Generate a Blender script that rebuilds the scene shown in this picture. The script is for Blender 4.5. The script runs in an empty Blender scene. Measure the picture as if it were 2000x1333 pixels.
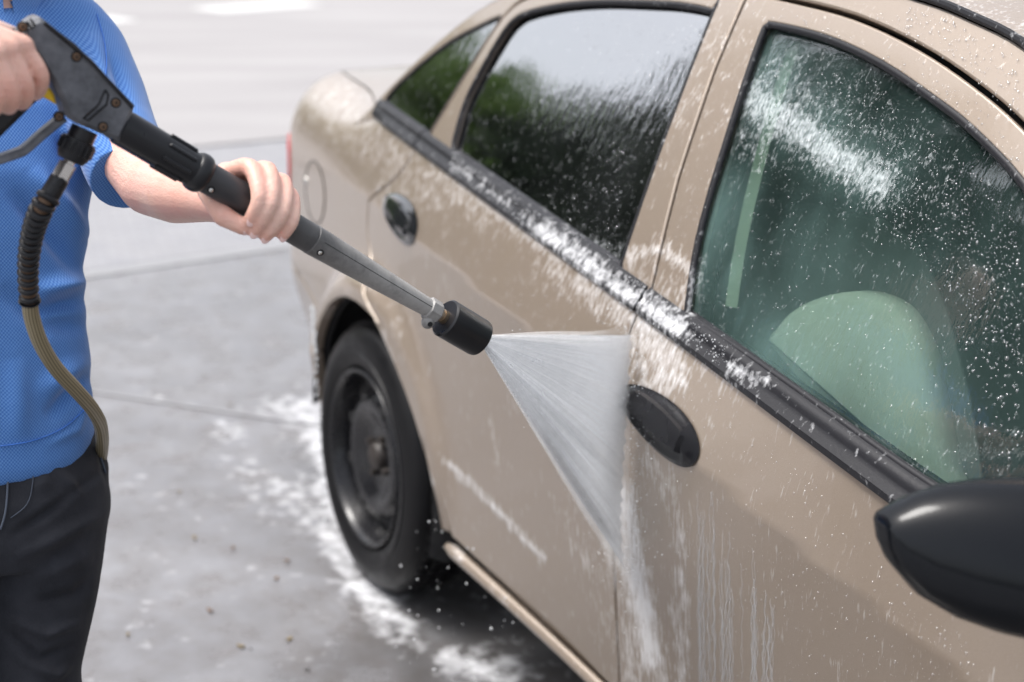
import bpy, bmesh, math, random
import numpy as np
from math import sin, cos, pi, radians, atan2, hypot, sqrt
from mathutils import Vector, Matrix
from mathutils.geometry import delaunay_2d_cdt
random.seed(7); RNG = np.random.default_rng(7)
scene = bpy.context.scene
COL = scene.collection

# ------------------------------------------------------------------ camera
CAMC = np.array([-1.10065, -2.74782, 1.53801]); YAW, PITCH, ROLL, FPX = .492352, .313849, .0596997, 2884.55
_cy, _sy, _cp, _sp = cos(YAW), sin(YAW), cos(PITCH), sin(PITCH)
CF = np.array([_sy*_cp, _cy*_cp, -_sp]); _rt = np.array([_cy, -_sy, 0.]); _up = np.cross(_rt, CF)
CR = cos(ROLL)*_rt + sin(ROLL)*_up; CU = -sin(ROLL)*_rt + cos(ROLL)*_up
cam = bpy.data.objects.new('camera', bpy.data.cameras.new('camera')); COL.objects.link(cam)
M = Matrix(((CR[0], CU[0], -CF[0], CAMC[0]), (CR[1], CU[1], -CF[1], CAMC[1]), (CR[2], CU[2], -CF[2], CAMC[2]), (0, 0, 0, 1)))
cam.matrix_world = M
cam.data.sensor_width = 36; cam.data.lens = FPX/2000*36; cam.data.clip_end = 4000; cam.data.clip_start = .05
cam.data.dof.use_dof = True; cam.data.dof.focus_distance = 1.78; cam.data.dof.aperture_fstop = 3.2
scene.camera = cam

# ------------------------------------------------------------------ light
SUN_EL, SUN_AZ = radians(64), radians(300)      # azimuth clockwise from +Y
w = bpy.data.worlds.new('World'); scene.world = w; w.use_nodes = True
nt = w.node_tree; bg = nt.nodes['Background']
sky = nt.nodes.new('ShaderNodeTexSky'); sky.sky_type = 'NISHITA'; sky.sun_disc = False
sky.sun_elevation = SUN_EL; sky.sun_rotation = SUN_AZ; sky.air_density = 1.0; sky.dust_density = 5.0; sky.ozone_density = 1.0
hs = nt.nodes.new('ShaderNodeHueSaturation'); hs.inputs['Saturation'].default_value = .34
nt.links.new(sky.outputs[0], hs.inputs['Color']); nt.links.new(hs.outputs[0], bg.inputs['Color'])
bg.inputs['Strength'].default_value = .15
sun = bpy.data.objects.new('sun', bpy.data.lights.new('sun', 'SUN')); COL.objects.link(sun)
sun.data.energy = 1.1; sun.data.angle = radians(20); sun.data.color = (1, .975, .94)
_d = Vector((sin(SUN_AZ)*cos(SUN_EL), cos(SUN_AZ)*cos(SUN_EL), sin(SUN_EL)))
sun.rotation_euler = _d.to_track_quat('Z', 'Y').to_euler()
scene.view_settings.view_transform = 'Standard'; scene.view_settings.look = 'None'
scene.view_settings.gamma = 1; scene.view_settings.exposure = .96
scene.cycles.use_denoising = True
scene.cycles.max_bounces = 10; scene.cycles.volume_bounces = 7; scene.cycles.transparent_max_bounces = 40; scene.cycles.diffuse_bounces = 6
scene.cycles.caustics_reflective = False; scene.cycles.caustics_refractive = False
scene.cycles.sample_clamp_indirect = 6

# ------------------------------------------------------------------ picture rays (directions only)
def ray(px, py): return CF + CR*(px-1000)/FPX - CU*(py-666.5)/FPX
def at(px, py, d): return CAMC + ray(px, py)*d
def proj(P):
    d = np.asarray(P, float) - CAMC; z = d@CF; z = np.where(np.abs(z) < 1e-4, 1e-4, z)
    return np.stack([1000+FPX*(d@CR)/z, 666.5-FPX*(d@CU)/z], -1)
def ground_at(px, py, z=0.):
    r = ray(px, py); return CAMC + r*((z-CAMC[2])/r[2])
def hit(fn, px, py, t0=.8, t1=5.5):
    d = ray(px, py); ts = np.linspace(t0, t1, 3000); P = CAMC + ts[:, None]*d
    g = P[:, 0]-fn(P[:, 1], P[:, 2]); i = int(np.argmax(g > 0))
    if i == 0: return None
    t = ts[i-1]+(ts[i]-ts[i-1])*(-g[i-1])/(g[i]-g[i-1]); return CAMC+t*d
def seg_dist(Q, pl):
    """distance of points Q (n,2) from a polyline; also the parameter along it"""
    Q = np.asarray(Q, float); best = np.full(len(Q), 1e9); tt = np.zeros(len(Q)); n = len(pl)-1
    for i in range(n):
        a = np.array(pl[i], float); b = np.array(pl[i+1], float); ab = b-a
        t = np.clip(((Q-a)@ab)/max(ab@ab, 1e-9), 0, 1); d = np.linalg.norm(Q-(a+t[:, None]*ab), axis=1)
        m = d < best; best[m] = d[m]; tt[m] = (i+t[m])/n
    return best, tt
def smooth(a, b, t):
    q = np.clip((np.asarray(t, float)-a)/(b-a), 0, 1); return q*q*(3-2*q)

# ------------------------------------------------------------------ materials
MATS = {}
class NT:
    def __init__(s, name):
        s.m = bpy.data.materials.new(name); s.m.use_nodes = True; s.t = s.m.node_tree; s.n = s.t.nodes
        s.b = s.n['Principled BSDF']; s.out = s.n['Material Output']; MATS[name] = s.m
    def new(s, typ, **kw):
        n = s.n.new(typ)
        for k, v in kw.items():
            if k in n.inputs: n.inputs[k].default_value = v
            else: setattr(n, k, v)
        return n
    def link(s, a, b): s.t.links.new(a, b)
    def coords(s, scale=(1, 1, 1), kind='Object', rot=(0, 0, 0)):
        tc = s.new('ShaderNodeTexCoord'); mp = s.new('ShaderNodeMapping')
        mp.inputs['Scale'].default_value = scale; mp.inputs['Rotation'].default_value = rot
        s.link(tc.outputs[kind], mp.inputs[0]); return mp.outputs[0]
    def noise(s, vec, scale, detail=4, rough=.55):
        n = s.new('ShaderNodeTexNoise'); n.inputs['Scale'].default_value = scale; n.inputs['Detail'].default_value = detail
        n.inputs['Roughness'].default_value = rough; s.link(vec, n.inputs['Vector']); return n.outputs['Fac']
    def ramp(s, fac, stops):
        r = s.new('ShaderNodeValToRGB'); e = r.color_ramp.elements
        while len(e) < len(stops): e.new(.5)
        for q, (p, c) in zip(e, stops):
            q.position = p; q.color = (c, c, c, 1) if isinstance(c, (int, float)) else (*c, 1)
        s.link(fac, r.inputs[0]); return r.outputs[0]
    def math(s, op, a, b=None, clamp=False):
        n = s.new('ShaderNodeMath', operation=op); n.use_clamp = clamp
        for i, v in enumerate((a, b)):
            if v is None: continue
            if isinstance(v, (int, float)): n.inputs[i].default_value = v
            else: s.link(v, n.inputs[i])
        return n.outputs[0]
    def mix(s, fac, a, b):
        n = s.new('ShaderNodeMix', data_type='RGBA')
        for i, v in ((0, fac), (6, a), (7, b)):
            if isinstance(v, (int, float)): n.inputs[i].default_value = v
            elif isinstance(v, tuple): n.inputs[i].default_value = (*v, 1)
            else: s.link(v, n.inputs[i])
        return n.outputs[2]
    def attr(s, name):
        n = s.new('ShaderNodeAttribute'); n.attribute_name = name; return n.outputs['Fac']
    def bump(s, h, strength=.3, dist=.002, nrm=None):
        n = s.new('ShaderNodeBump'); n.inputs['Strength'].default_value = strength; n.inputs['Distance'].default_value = dist
        s.link(h, n.inputs['Height'])
        if nrm: s.link(nrm, n.inputs['Normal'])
        return n.outputs[0]
    def set(s, **kw):
        for k, v in kw.items():
            k = k.replace('_', ' ')
            inp = s.b.inputs[k]
            if hasattr(v, 'is_linked') or isinstance(v, bpy.types.NodeSocket): s.link(v, inp)
            elif isinstance(v, tuple) and len(v) == 3 and inp.type == 'RGBA': inp.default_value = (*v, 1)
            else: inp.default_value = v
        return s

def simple(name, col, rough=.5, metal=0., var=.15, vscale=30., bump=.0, bscale=80., coat=0., spec=.5):
    t = NT(name); v = t.coords(); n = t.noise(v, vscale)
    a = tuple(c*(1-var) for c in col); b = tuple(min(1, c*(1+var)) for c in col)
    t.set(Base_Color=t.mix(n, a, b), Metallic=metal, Coat_Weight=coat, Specular_IOR_Level=spec, Roughness=t.ramp(n, [(.3, rough*.8), (.7, min(1, rough*1.2))]))
    if bump: t.set(Normal=t.bump(t.noise(v, bscale, 5), bump, .001))
    return t.m

def foam_mask(t, fine=90., stretch=(1, 1, .35), det=4, cap=.8):
    """ragged white-water mask: vertex amount 'foam' broken up by streaky noise"""
    a = t.attr('foam'); n1 = t.noise(t.coords(stretch), fine, det, .55); n2 = t.noise(t.coords((1, 1, 1)), fine*.22, 3)
    n = t.math('ADD', t.math('MULTIPLY', t.math('SUBTRACT', n1, .5), 1.5), t.math('ADD', t.math('MULTIPLY', t.math('SUBTRACT', n2, .5), .8), .5))
    s = t.math('SUBTRACT', t.math('ADD', t.math('MULTIPLY', a, .95), n), .70)
    return t.math('MULTIPLY', t.math('MULTIPLY', s, 1.5, clamp=True), cap), n1

def mat_paint():
    t = NT('champagne_paint'); v = t.coords()
    fl = t.noise(v, 1400, 2); base = t.mix(t.ramp(fl, [(.35, 0.), (.65, 1.)]), (.325, .262, .208), (.40, .327, .265))
    dirt = t.ramp(t.noise(t.coords((5, 5, .9)), 3.2, 6, .6), [(.45, 0.), (.75, .35)])
    base = t.mix(dirt, base, (.36, .29, .22))
    fm, n1 = foam_mask(t, 170., (1, 1, .13), 4, .78)
    col = t.mix(fm, base, (.86, .86, .87))
    t.set(Base_Color=col, Metallic=t.math('MULTIPLY', t.math('SUBTRACT', 1., fm), .45), Roughness=t.math('ADD', t.math('MULTIPLY', fm, .3), .36), Coat_Weight=t.math('SUBTRACT', 1., t.math('MULTIPLY', fm, .8)), Coat_Roughness=.05)
    wet = t.noise(t.coords((1, 1, .22)), 75, 4, .6); a = t.attr('wet')
    h = t.math('ADD', t.math('MULTIPLY', wet, t.math('ADD', t.math('MULTIPLY', a, 1.), .12)), t.math('MULTIPLY', fm, .8))
    nb = t.bump(h, .28, .0035); t.set(Coat_Normal=nb, Normal=t.bump(t.math('MULTIPLY', fm, n1), .5, .004))
    return t.m

def mat_glass(name, tint, gloss_bump, ior=1.55, haze=0., hcol=(.5, .6, .6), fm_=1.7):
    t = NT(name); t.n.remove(t.b)
    tr = t.new('ShaderNodeBsdfTransparent'); tr.inputs[0].default_value = (*tint, 1)
    gl = t.new('ShaderNodeBsdfGlossy'); gl.inputs['Roughness'].default_value = .015
    gl.inputs['Color'].default_value = (.97, .98, 1, 1)
    wet = t.noise(t.coords((1, 1, .16)), 55, 4, .6); a = t.attr('wet')
    b = t.bump(t.math('MULTIPLY', wet, t.math('ADD', a, .07)), gloss_bump, .004)
    t.link(b, gl.inputs['Normal'])
    fr = t.new('ShaderNodeFresnel'); fr.inputs['IOR'].default_value = ior; t.link(b, fr.inputs['Normal'])
    m = t.new('ShaderNodeMixShader'); t.link(t.math('MULTIPLY', fr.outputs[0], fm_, clamp=True), m.inputs[0]); t.link(tr.outputs[0], m.inputs[1]); t.link(gl.outputs[0], m.inputs[2])
    fm, n1 = foam_mask(t, 260., (1, 1, .4), 4, .72)
    df = t.new('ShaderNodeBsdfDiffuse'); df.inputs[0].default_value = (.84, .88, .9, 1)
    m2 = t.new('ShaderNodeMixShader'); t.link(t.math('MULTIPLY', fm, .85), m2.inputs[0]); t.link(m.outputs[0], m2.inputs[1]); t.link(df.outputs[0], m2.inputs[2])
    
    hz = t.new('ShaderNodeBsdfDiffuse'); hz.inputs[0].default_value = (*hcol, 1); m3 = t.new('ShaderNodeMixShader')
    hn = t.math('MULTIPLY', t.ramp(t.noise(t.coords((1, 1, .25)), 9, 4), [(.3, haze*.55), (.7, haze*1.4)]), t.math('ADD', t.math('MULTIPLY', a, .9), .30))
    t.link(hn, m3.inputs[0]); t.link(m2.outputs[0], m3.inputs[1]); t.link(hz.outputs[0], m3.inputs[2])
    t.link(m3.outputs[0], t.out.inputs[0]); return t.m

def mat_trim():
    t = NT('wet_black_trim'); fm, n1 = foam_mask(t, 150., (.8, .8, .5), 4, .85)
    t.set(Base_Color=t.mix(fm, (.018, .018, .021), (.84, .85, .87)), Roughness=t.math('ADD', t.math('MULTIPLY', fm, .3), .40), Specular_IOR_Level=.25, Normal=t.bump(t.math('ADD', t.math('MULTIPLY', t.noise(t.coords(), 220, 4), .3), fm), .35, .003))
    return t.m

def mat_water(name, white=.25, alpha=.55):
    t = NT(name); t.n.remove(t.b)
    tr = t.new('ShaderNodeBsdfTransparent'); gl = t.new('ShaderNodeBsdfGlossy'); gl.inputs['Roughness'].default_value = .05
    df = t.new('ShaderNodeBsdfDiffuse'); df.inputs[0].default_value = (.88, .9, .92, 1)
    m = t.new('ShaderNodeMixShader'); m.inputs[0].default_value = white; t.link(gl.outputs[0], m.inputs[1]); t.link(df.outputs[0], m.inputs[2])
    m2 = t.new('ShaderNodeMixShader'); m2.inputs[0].default_value = alpha; t.link(tr.outputs[0], m2.inputs[1]); t.link(m.outputs[0], m2.inputs[2])
    t.link(m2.outputs[0], t.out.inputs[0]); return t.m

def mat_spray():
    t = NT('water_spray'); t.n.remove(t.b)
    al = t.math('MULTIPLY', t.attr('al'), t.ramp(t.noise(t.coords(), 70, 3), [(.3, .7), (.7, 1.3)]), clamp=True)
    tr = t.new('ShaderNodeBsdfTransparent'); df = t.new('ShaderNodeBsdfDiffuse'); df.inputs[0].default_value = (.96, .96, .96, 1)
    tl = t.new('ShaderNodeBsdfTranslucent'); tl.inputs[0].default_value = (.96, .96, .96, 1)
    m = t.new('ShaderNodeMixShader'); m.inputs[0].default_value = .5; t.link(df.outputs[0], m.inputs[1]); t.link(tl.outputs[0], m.inputs[2])
    m2 = t.new('ShaderNodeMixShader'); t.link(al, m2.inputs[0]); t.link(tr.outputs[0], m2.inputs[1]); t.link(m.outputs[0], m2.inputs[2])
    t.link(m2.outputs[0], t.out.inputs[0]); return t.m

def mat_ground():
    t = NT('wet_concrete'); v = t.coords()
    n1 = t.noise(v, 1.1, 6, .6); n2 = t.noise(v, 9, 6, .65); n3 = t.noise(v, 160, 3)
    c = t.mix(t.ramp(n1, [(.3, 0.), (.7, 1.)]), (.19, .192, .208), (.29, .292, .31))
    c = t.mix(t.ramp(n2, [(.35, .7), (.60, 0.)]), c, (.15, .135, .125)); c = t.mix(t.math('MULTIPLY', n3, .35), c, (.16, .15, .15))
    fm, nn = foam_mask(t, 24., (1, 1, 1), 5, .8); wet = t.attr('wet')
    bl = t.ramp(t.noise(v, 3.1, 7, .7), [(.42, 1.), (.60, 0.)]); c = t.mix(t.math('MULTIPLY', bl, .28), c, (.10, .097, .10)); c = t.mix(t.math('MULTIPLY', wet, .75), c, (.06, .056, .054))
    c = t.mix(fm, c, (.86, .87, .9))
    ro = t.math('ADD', t.math('SUBTRACT', t.ramp(n2, [(.3, .20), (.7, .46)]), t.math('MULTIPLY', wet, .2)), t.math('MULTIPLY', fm, .2))
    t.set(Base_Color=c, Roughness=ro, Normal=t.bump(t.math('ADD', t.math('MULTIPLY', n3, .6), t.math('ADD', n2, fm)), .25, .004)); return t.m

def mat_polo():
    t = NT('blue_pique_cloth'); v = t.coords((1, 1, 1), rot=(.3, .5, .6))
    v0 = t.coords(rot=(0, 0, -atan2(.18, .98)))
    def wv(a):
        mp = t.new('ShaderNodeMapping'); mp.inputs['Rotation'].default_value = (0, a, 0); t.link(v0, mp.inputs[0])
        q = t.new('ShaderNodeTexWave'); q.wave_profile = 'SIN'; q.inputs['Scale'].default_value = 98; q.inputs['Distortion'].default_value = .6; q.inputs['Detail'].default_value = 1; t.link(mp.outputs[0], q.inputs[0]); return q.outputs['Fac']
    kk = t.math('ADD', t.math('MULTIPLY', t.math('ADD', wv(radians(38)), wv(radians(-48))), .36), t.math('MULTIPLY', t.noise(t.coords(), 500, 2), .28))
    ck = t.mix(t.ramp(kk, [(.30, 0.), (.75, 1.)]), (.035, .135, .42), (.14, .29, .60))
    n = t.noise(t.coords(), 14, 4); c = t.mix(t.math('MULTIPLY', n, .3), ck, (.07, .21, .55))
    t.set(Base_Color=c, Roughness=.85, Sheen_Weight=.25, Specular_IOR_Level=.2, Normal=t.bump(t.math('ADD', kk, t.math('MULTIPLY', t.noise(t.coords((1, 1, .6)), 22, 3), 6.)), .35, .0008)); return t.m
def mat_denim():
    t = NT('black_trouser_cloth'); v = t.coords(); n = t.noise(v, 18, 5); f = t.noise(t.coords((1, 1, .3)), 700, 2)
    c = t.mix(t.ramp(n, [(.3, 0.), (.75, 1.)]), (.010, .011, .015), (.030, .032, .040))
    t.set(Base_Color=t.mix(t.math('MULTIPLY', f, .3), c, (.05, .052, .065)), Roughness=.8, Sheen_Weight=.06, Specular_IOR_Level=.25, Normal=t.bump(t.math('ADD', f, t.math('MULTIPLY', n, 5.)), .3, .0012)); return t.m
def mat_skin():
    t = NT('skin'); v = t.coords(); n = t.noise(v, 32, 4); n2 = t.noise(v, 9, 3)
    c = t.mix(n, (.74, .46, .37), (.82, .57, .48)); c = t.mix(t.ramp(n2, [(.42, 0.), (.68, .6)]), c, (.74, .34, .27)); c = t.mix(t.ramp(t.noise(v, 75, 4), [(.5, 0.), (.75, .35)]), c, (.68, .33, .27))
    rd = t.attr('red'); c = t.mix(t.math('MULTIPLY', rd, .5), c, (.80, .36, .27))
    t.set(Base_Color=c, Roughness=.40, Subsurface_Weight=.12, Subsurface_Radius=(.01, .004, .002), Subsurface_Scale=.4, Normal=t.bump(t.math('ADD', t.noise(v, 420, 3), t.math('MULTIPLY', t.noise(t.coords((1, 1, 2.2)), 130, 4), t.math('ADD', t.math('MULTIPLY', rd, 3.), 1.2))), .45, .0010)); return t.m
def mat_lance():
    t = NT('worn_black_lance'); v = t.coords(); n = t.noise(t.coords((1, 1, 1)), 26, 6, .7); g = t.noise(v, 300, 3)
    a = t.attr('worn'); k = t.math('MULTIPLY', a, t.ramp(n, [(.3, .45), (.55, 1.)]), clamp=True)
    c = t.mix(k, (.022, .023, .027), (.38, .37, .355)); c = t.mix(t.math('MULTIPLY', g, .25), c, (.03, .03, .033))
    t.set(Base_Color=c, Roughness=t.ramp(n, [(.3, .34), (.7, .55)]), Normal=t.bump(g, .12, .001)); return t.m
def mat_leaf(name, c1, c2):
    t = NT(name); v = t.coords(); n = t.noise(v, .9, 3); n2 = t.noise(v, 14, 2)
    c = t.mix(n2, c1, c2); t.set(Base_Color=c, Roughness=.5, Specular_IOR_Level=.3); return t.m
def mat_road():
    t = NT('pale_asphalt'); n1 = t.noise(t.coords((.25, 1.4, 1), rot=(0, 0, .14)), 1.2, 5, .6); n2 = t.noise(t.coords(), 40, 4)
    c = t.mix(t.ramp(n1, [(.3, 0.), (.7, 1.)]), (.27, .262, .265), (.36, .352, .352)); c = t.mix(t.math('MULTIPLY', n2, .3), c, (.27, .23, .235))
    t.set(Base_Color=c, Roughness=.7, Normal=t.bump(n2, .3, .004)); return t.m
def mat_paver():
    t = NT('grey_paving'); br = t.new('ShaderNodeTexBrick'); br.inputs['Scale'].default_value = 5; br.inputs['Mortar Size'].default_value = .02
    br.inputs['Color1'].default_value = (.24, .245, .27, 1); br.inputs['Color2'].default_value = (.30, .30, .32, 1); br.inputs['Mortar'].default_value = (.2, .2, .21, 1)
    t.link(t.coords((1, 1, 1), rot=(0, 0, .16)), br.inputs[0]); t.set(Base_Color=t.mix(t.math('MULTIPLY', t.noise(t.coords(), 2, 4), .6), br.outputs[0], (.28, .27, .27)), Roughness=.6); return t.m

PAINT = mat_paint(); TRIM = mat_trim()
GLASS_F = mat_glass('green_tint_glass', (.76, .95, .86), .55, 1.6, .13, (.36, .60, .56)); GLASS_C = mat_glass('clear_glass', (.90, .95, .93), .2); GLASS_R = mat_glass('dark_tint_glass', (.045, .05, .055), .30, 2.6, .02, (.4, .42, .45), 2.0)
BLACK = simple('black_plastic', (.012, .0125, .015), .32, var=.2, bump=.08, bscale=500, spec=.35)
GLOSSB = simple('gloss_black', (.008, .008, .010), .26, coat=.1, var=.1, spec=.3)
MIRRORB = simple('matt_black_shell', (.005, .006, .008), .13, spec=.25, var=.12, bump=.05, bscale=300)
DARK = simple('dark_void', (.012, .012, .013), .9, var=.2)
RUBBER = simple('rubber', (.008, .008, .009), .42, spec=.18, var=.3, bump=.2, bscale=120)
WHEELB = simple('wheel_black_paint', (.012, .012, .014), .26, var=.25, coat=.2, spec=.35)
RUST = simple('rusty_steel', (.13, .08, .05), .6, metal=.4, var=.4, vscale=200)
STEEL = simple('nickel_steel', (.62, .60, .57), .22, metal=1., var=.1, vscale=120)
BRASS = simple('dull_brass', (.42, .33, .24), .34, metal=1., var=.25, vscale=150)
REDL = simple('red_lens', (.55, .03, .03), .15, coat=.8, var=.1)
SEAT = simple('seat_fabric', (.36, .36, .33), .9, var=.1, vscale=40, bump=.3, bscale=400)
SEAT_LIT = simple('seat_lit_pale', (.85, .78, .70), .9, var=.06, vscale=30, bump=.2, bscale=300)  # paler seat cloth, skylight put into the colour
BELTM = simple('seat_belt_webbing', (.85, .84, .68), .8, var=.05)
GUNP = NT('gun_plastic')
_v = GUNP.coords(); _n = GUNP.noise(_v, 22, 6, .65); _g = GUNP.noise(_v, 900, 2)
GUNP.set(Base_Color=GUNP.mix(GUNP.ramp(_n, [(.42, 0.), (.68, 1.)]), (.065, .069, .080), (.17, .178, .20)), Roughness=GUNP.ramp(_n, [(.3, .36), (.7, .52)]), Normal=GUNP.bump(_g, .15, .0006)); GUNP = GUNP.m
YELLOW = simple('yellow_plastic', (.85, .55, .01), .4, var=.05)
LANCE = mat_lance(); SKIN = mat_skin(); POLO = mat_polo(); TROUS = mat_denim()
NAIL = simple('fingernail', (.90, .62, .58), .28, var=.06, coat=.3)
HAIR = simple('brown_hair', (.06, .035, .02), .55, var=.4, vscale=200, bump=.5, bscale=400)
EYEW = simple('eye_white', (.8, .8, .78), .2, var=.03); EYED = simple('eye_dark', (.05, .03, .02), .15, var=.1)
SHOE = simple('shoe_leather', (.03, .028, .028), .5, var=.3); SEAM = simple('seam_thread', (.07, .085, .115), .8)
HOSE = NT('olive_hose')
_w = HOSE.new('ShaderNodeUVMap'); _w.uv_map = 'UVMap'; _m = HOSE.new('ShaderNodeMapping'); _m.inputs['Scale'].default_value = (8, 1, 1); HOSE.link(_w.outputs[0], _m.inputs[0])
_wv = HOSE.new('ShaderNodeTexWave'); _wv.inputs['Scale'].default_value = .32; HOSE.link(_m.outputs[0], _wv.inputs[0])
HOSE.set(Base_Color=HOSE.mix(_wv.outputs['Fac'], (.13, .105, .055), (.33, .28, .18)), Roughness=.42); HOSE = HOSE.m
WATER = mat_water('water_bead', .10, .28); RUNW = mat_water('water_run', .7, .22); FOAMW = mat_water('white_water', .75, .8); SPRAY = mat_spray()
GROUND = mat_ground(); ROAD = mat_road(); PAVER = mat_paver()
JOINT = simple('pale_joint', (.27, .27, .28), .6, var=.15, vscale=20); PAINTW = simple('road_paint', (.60, .60, .59), .6, var=.08)
BARK = simple('bark', (.09, .07, .055), .9, var=.4, vscale=12, bump=.6, bscale=25)
LEAF_G = mat_leaf('leaf_bright', (.10, .19, .02), (.19, .31, .05)); LEAF_D = mat_leaf('leaf_dark', (.012, .028, .012), (.035, .065, .022))
LITTER = [simple('dead_leaf_brown', (.16, .08, .03), .7), simple('dead_leaf_ochre', (.20, .15, .07), .7), simple('dead_leaf_dark', (.03, .025, .02), .7)]

# ------------------------------------------------------------------ mesh helpers
def obj(name, verts, faces, mat, parent=None, sm=True, normals=None, attrs=None, uvs=None):
    me = bpy.data.meshes.new(name); me.from_pydata([tuple(map(float, v)) for v in verts], [], [tuple(int(i) for i in f) for f in faces])
    if sm: me.polygons.foreach_set('use_smooth', [True]*len(me.polygons))
    if attrs:
        for k, a in attrs.items():
            at_ = me.attributes.new(k, 'FLOAT', 'POINT'); at_.data.foreach_set('value', np.asarray(a, np.float32))
    if uvs is not None:
        uv = me.uv_layers.new(name='UVMap'); li = np.empty(len(me.loops), np.int32); me.loops.foreach_get('vertex_index', li)
        uv.data.foreach_set('uv', np.asarray(uvs, np.float32)[li].ravel())
    me.materials.append(mat); me.validate(); me.update()
    if normals is not None: me.normals_split_custom_set_from_vertices([tuple(map(float, n)) for n in normals])
    o = bpy.data.objects.new(name, me); COL.objects.link(o)
    if parent is not None: o.parent = parent; o.matrix_parent_inverse = Matrix.Translation(-Vector(parent_loc(parent)))
    return o
def parent_loc(p): return Vector(p.location) if p.type == 'EMPTY' else Vector((0, 0, 0))
def empty(name, loc=(0, 0, 0)):
    o = bpy.data.objects.new(name, None); COL.objects.link(o); o.location = loc; o.empty_display_size = .1; return o
def tag(o, label=None, cat=None, group=None, kind=None):
    for k, v in (('label', label), ('category', cat), ('group', group), ('kind', kind)):
        if v: o[k] = v
    return o
def auto_sharp(o, deg=35):
    me = o.data; bm = bmesh.new(); bm.from_mesh(me)
    for e in bm.edges: e.smooth = not (len(e.link_faces) == 2 and e.calc_face_angle(0) > radians(deg))
    bm.to_mesh(me); bm.free(); return o

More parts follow.
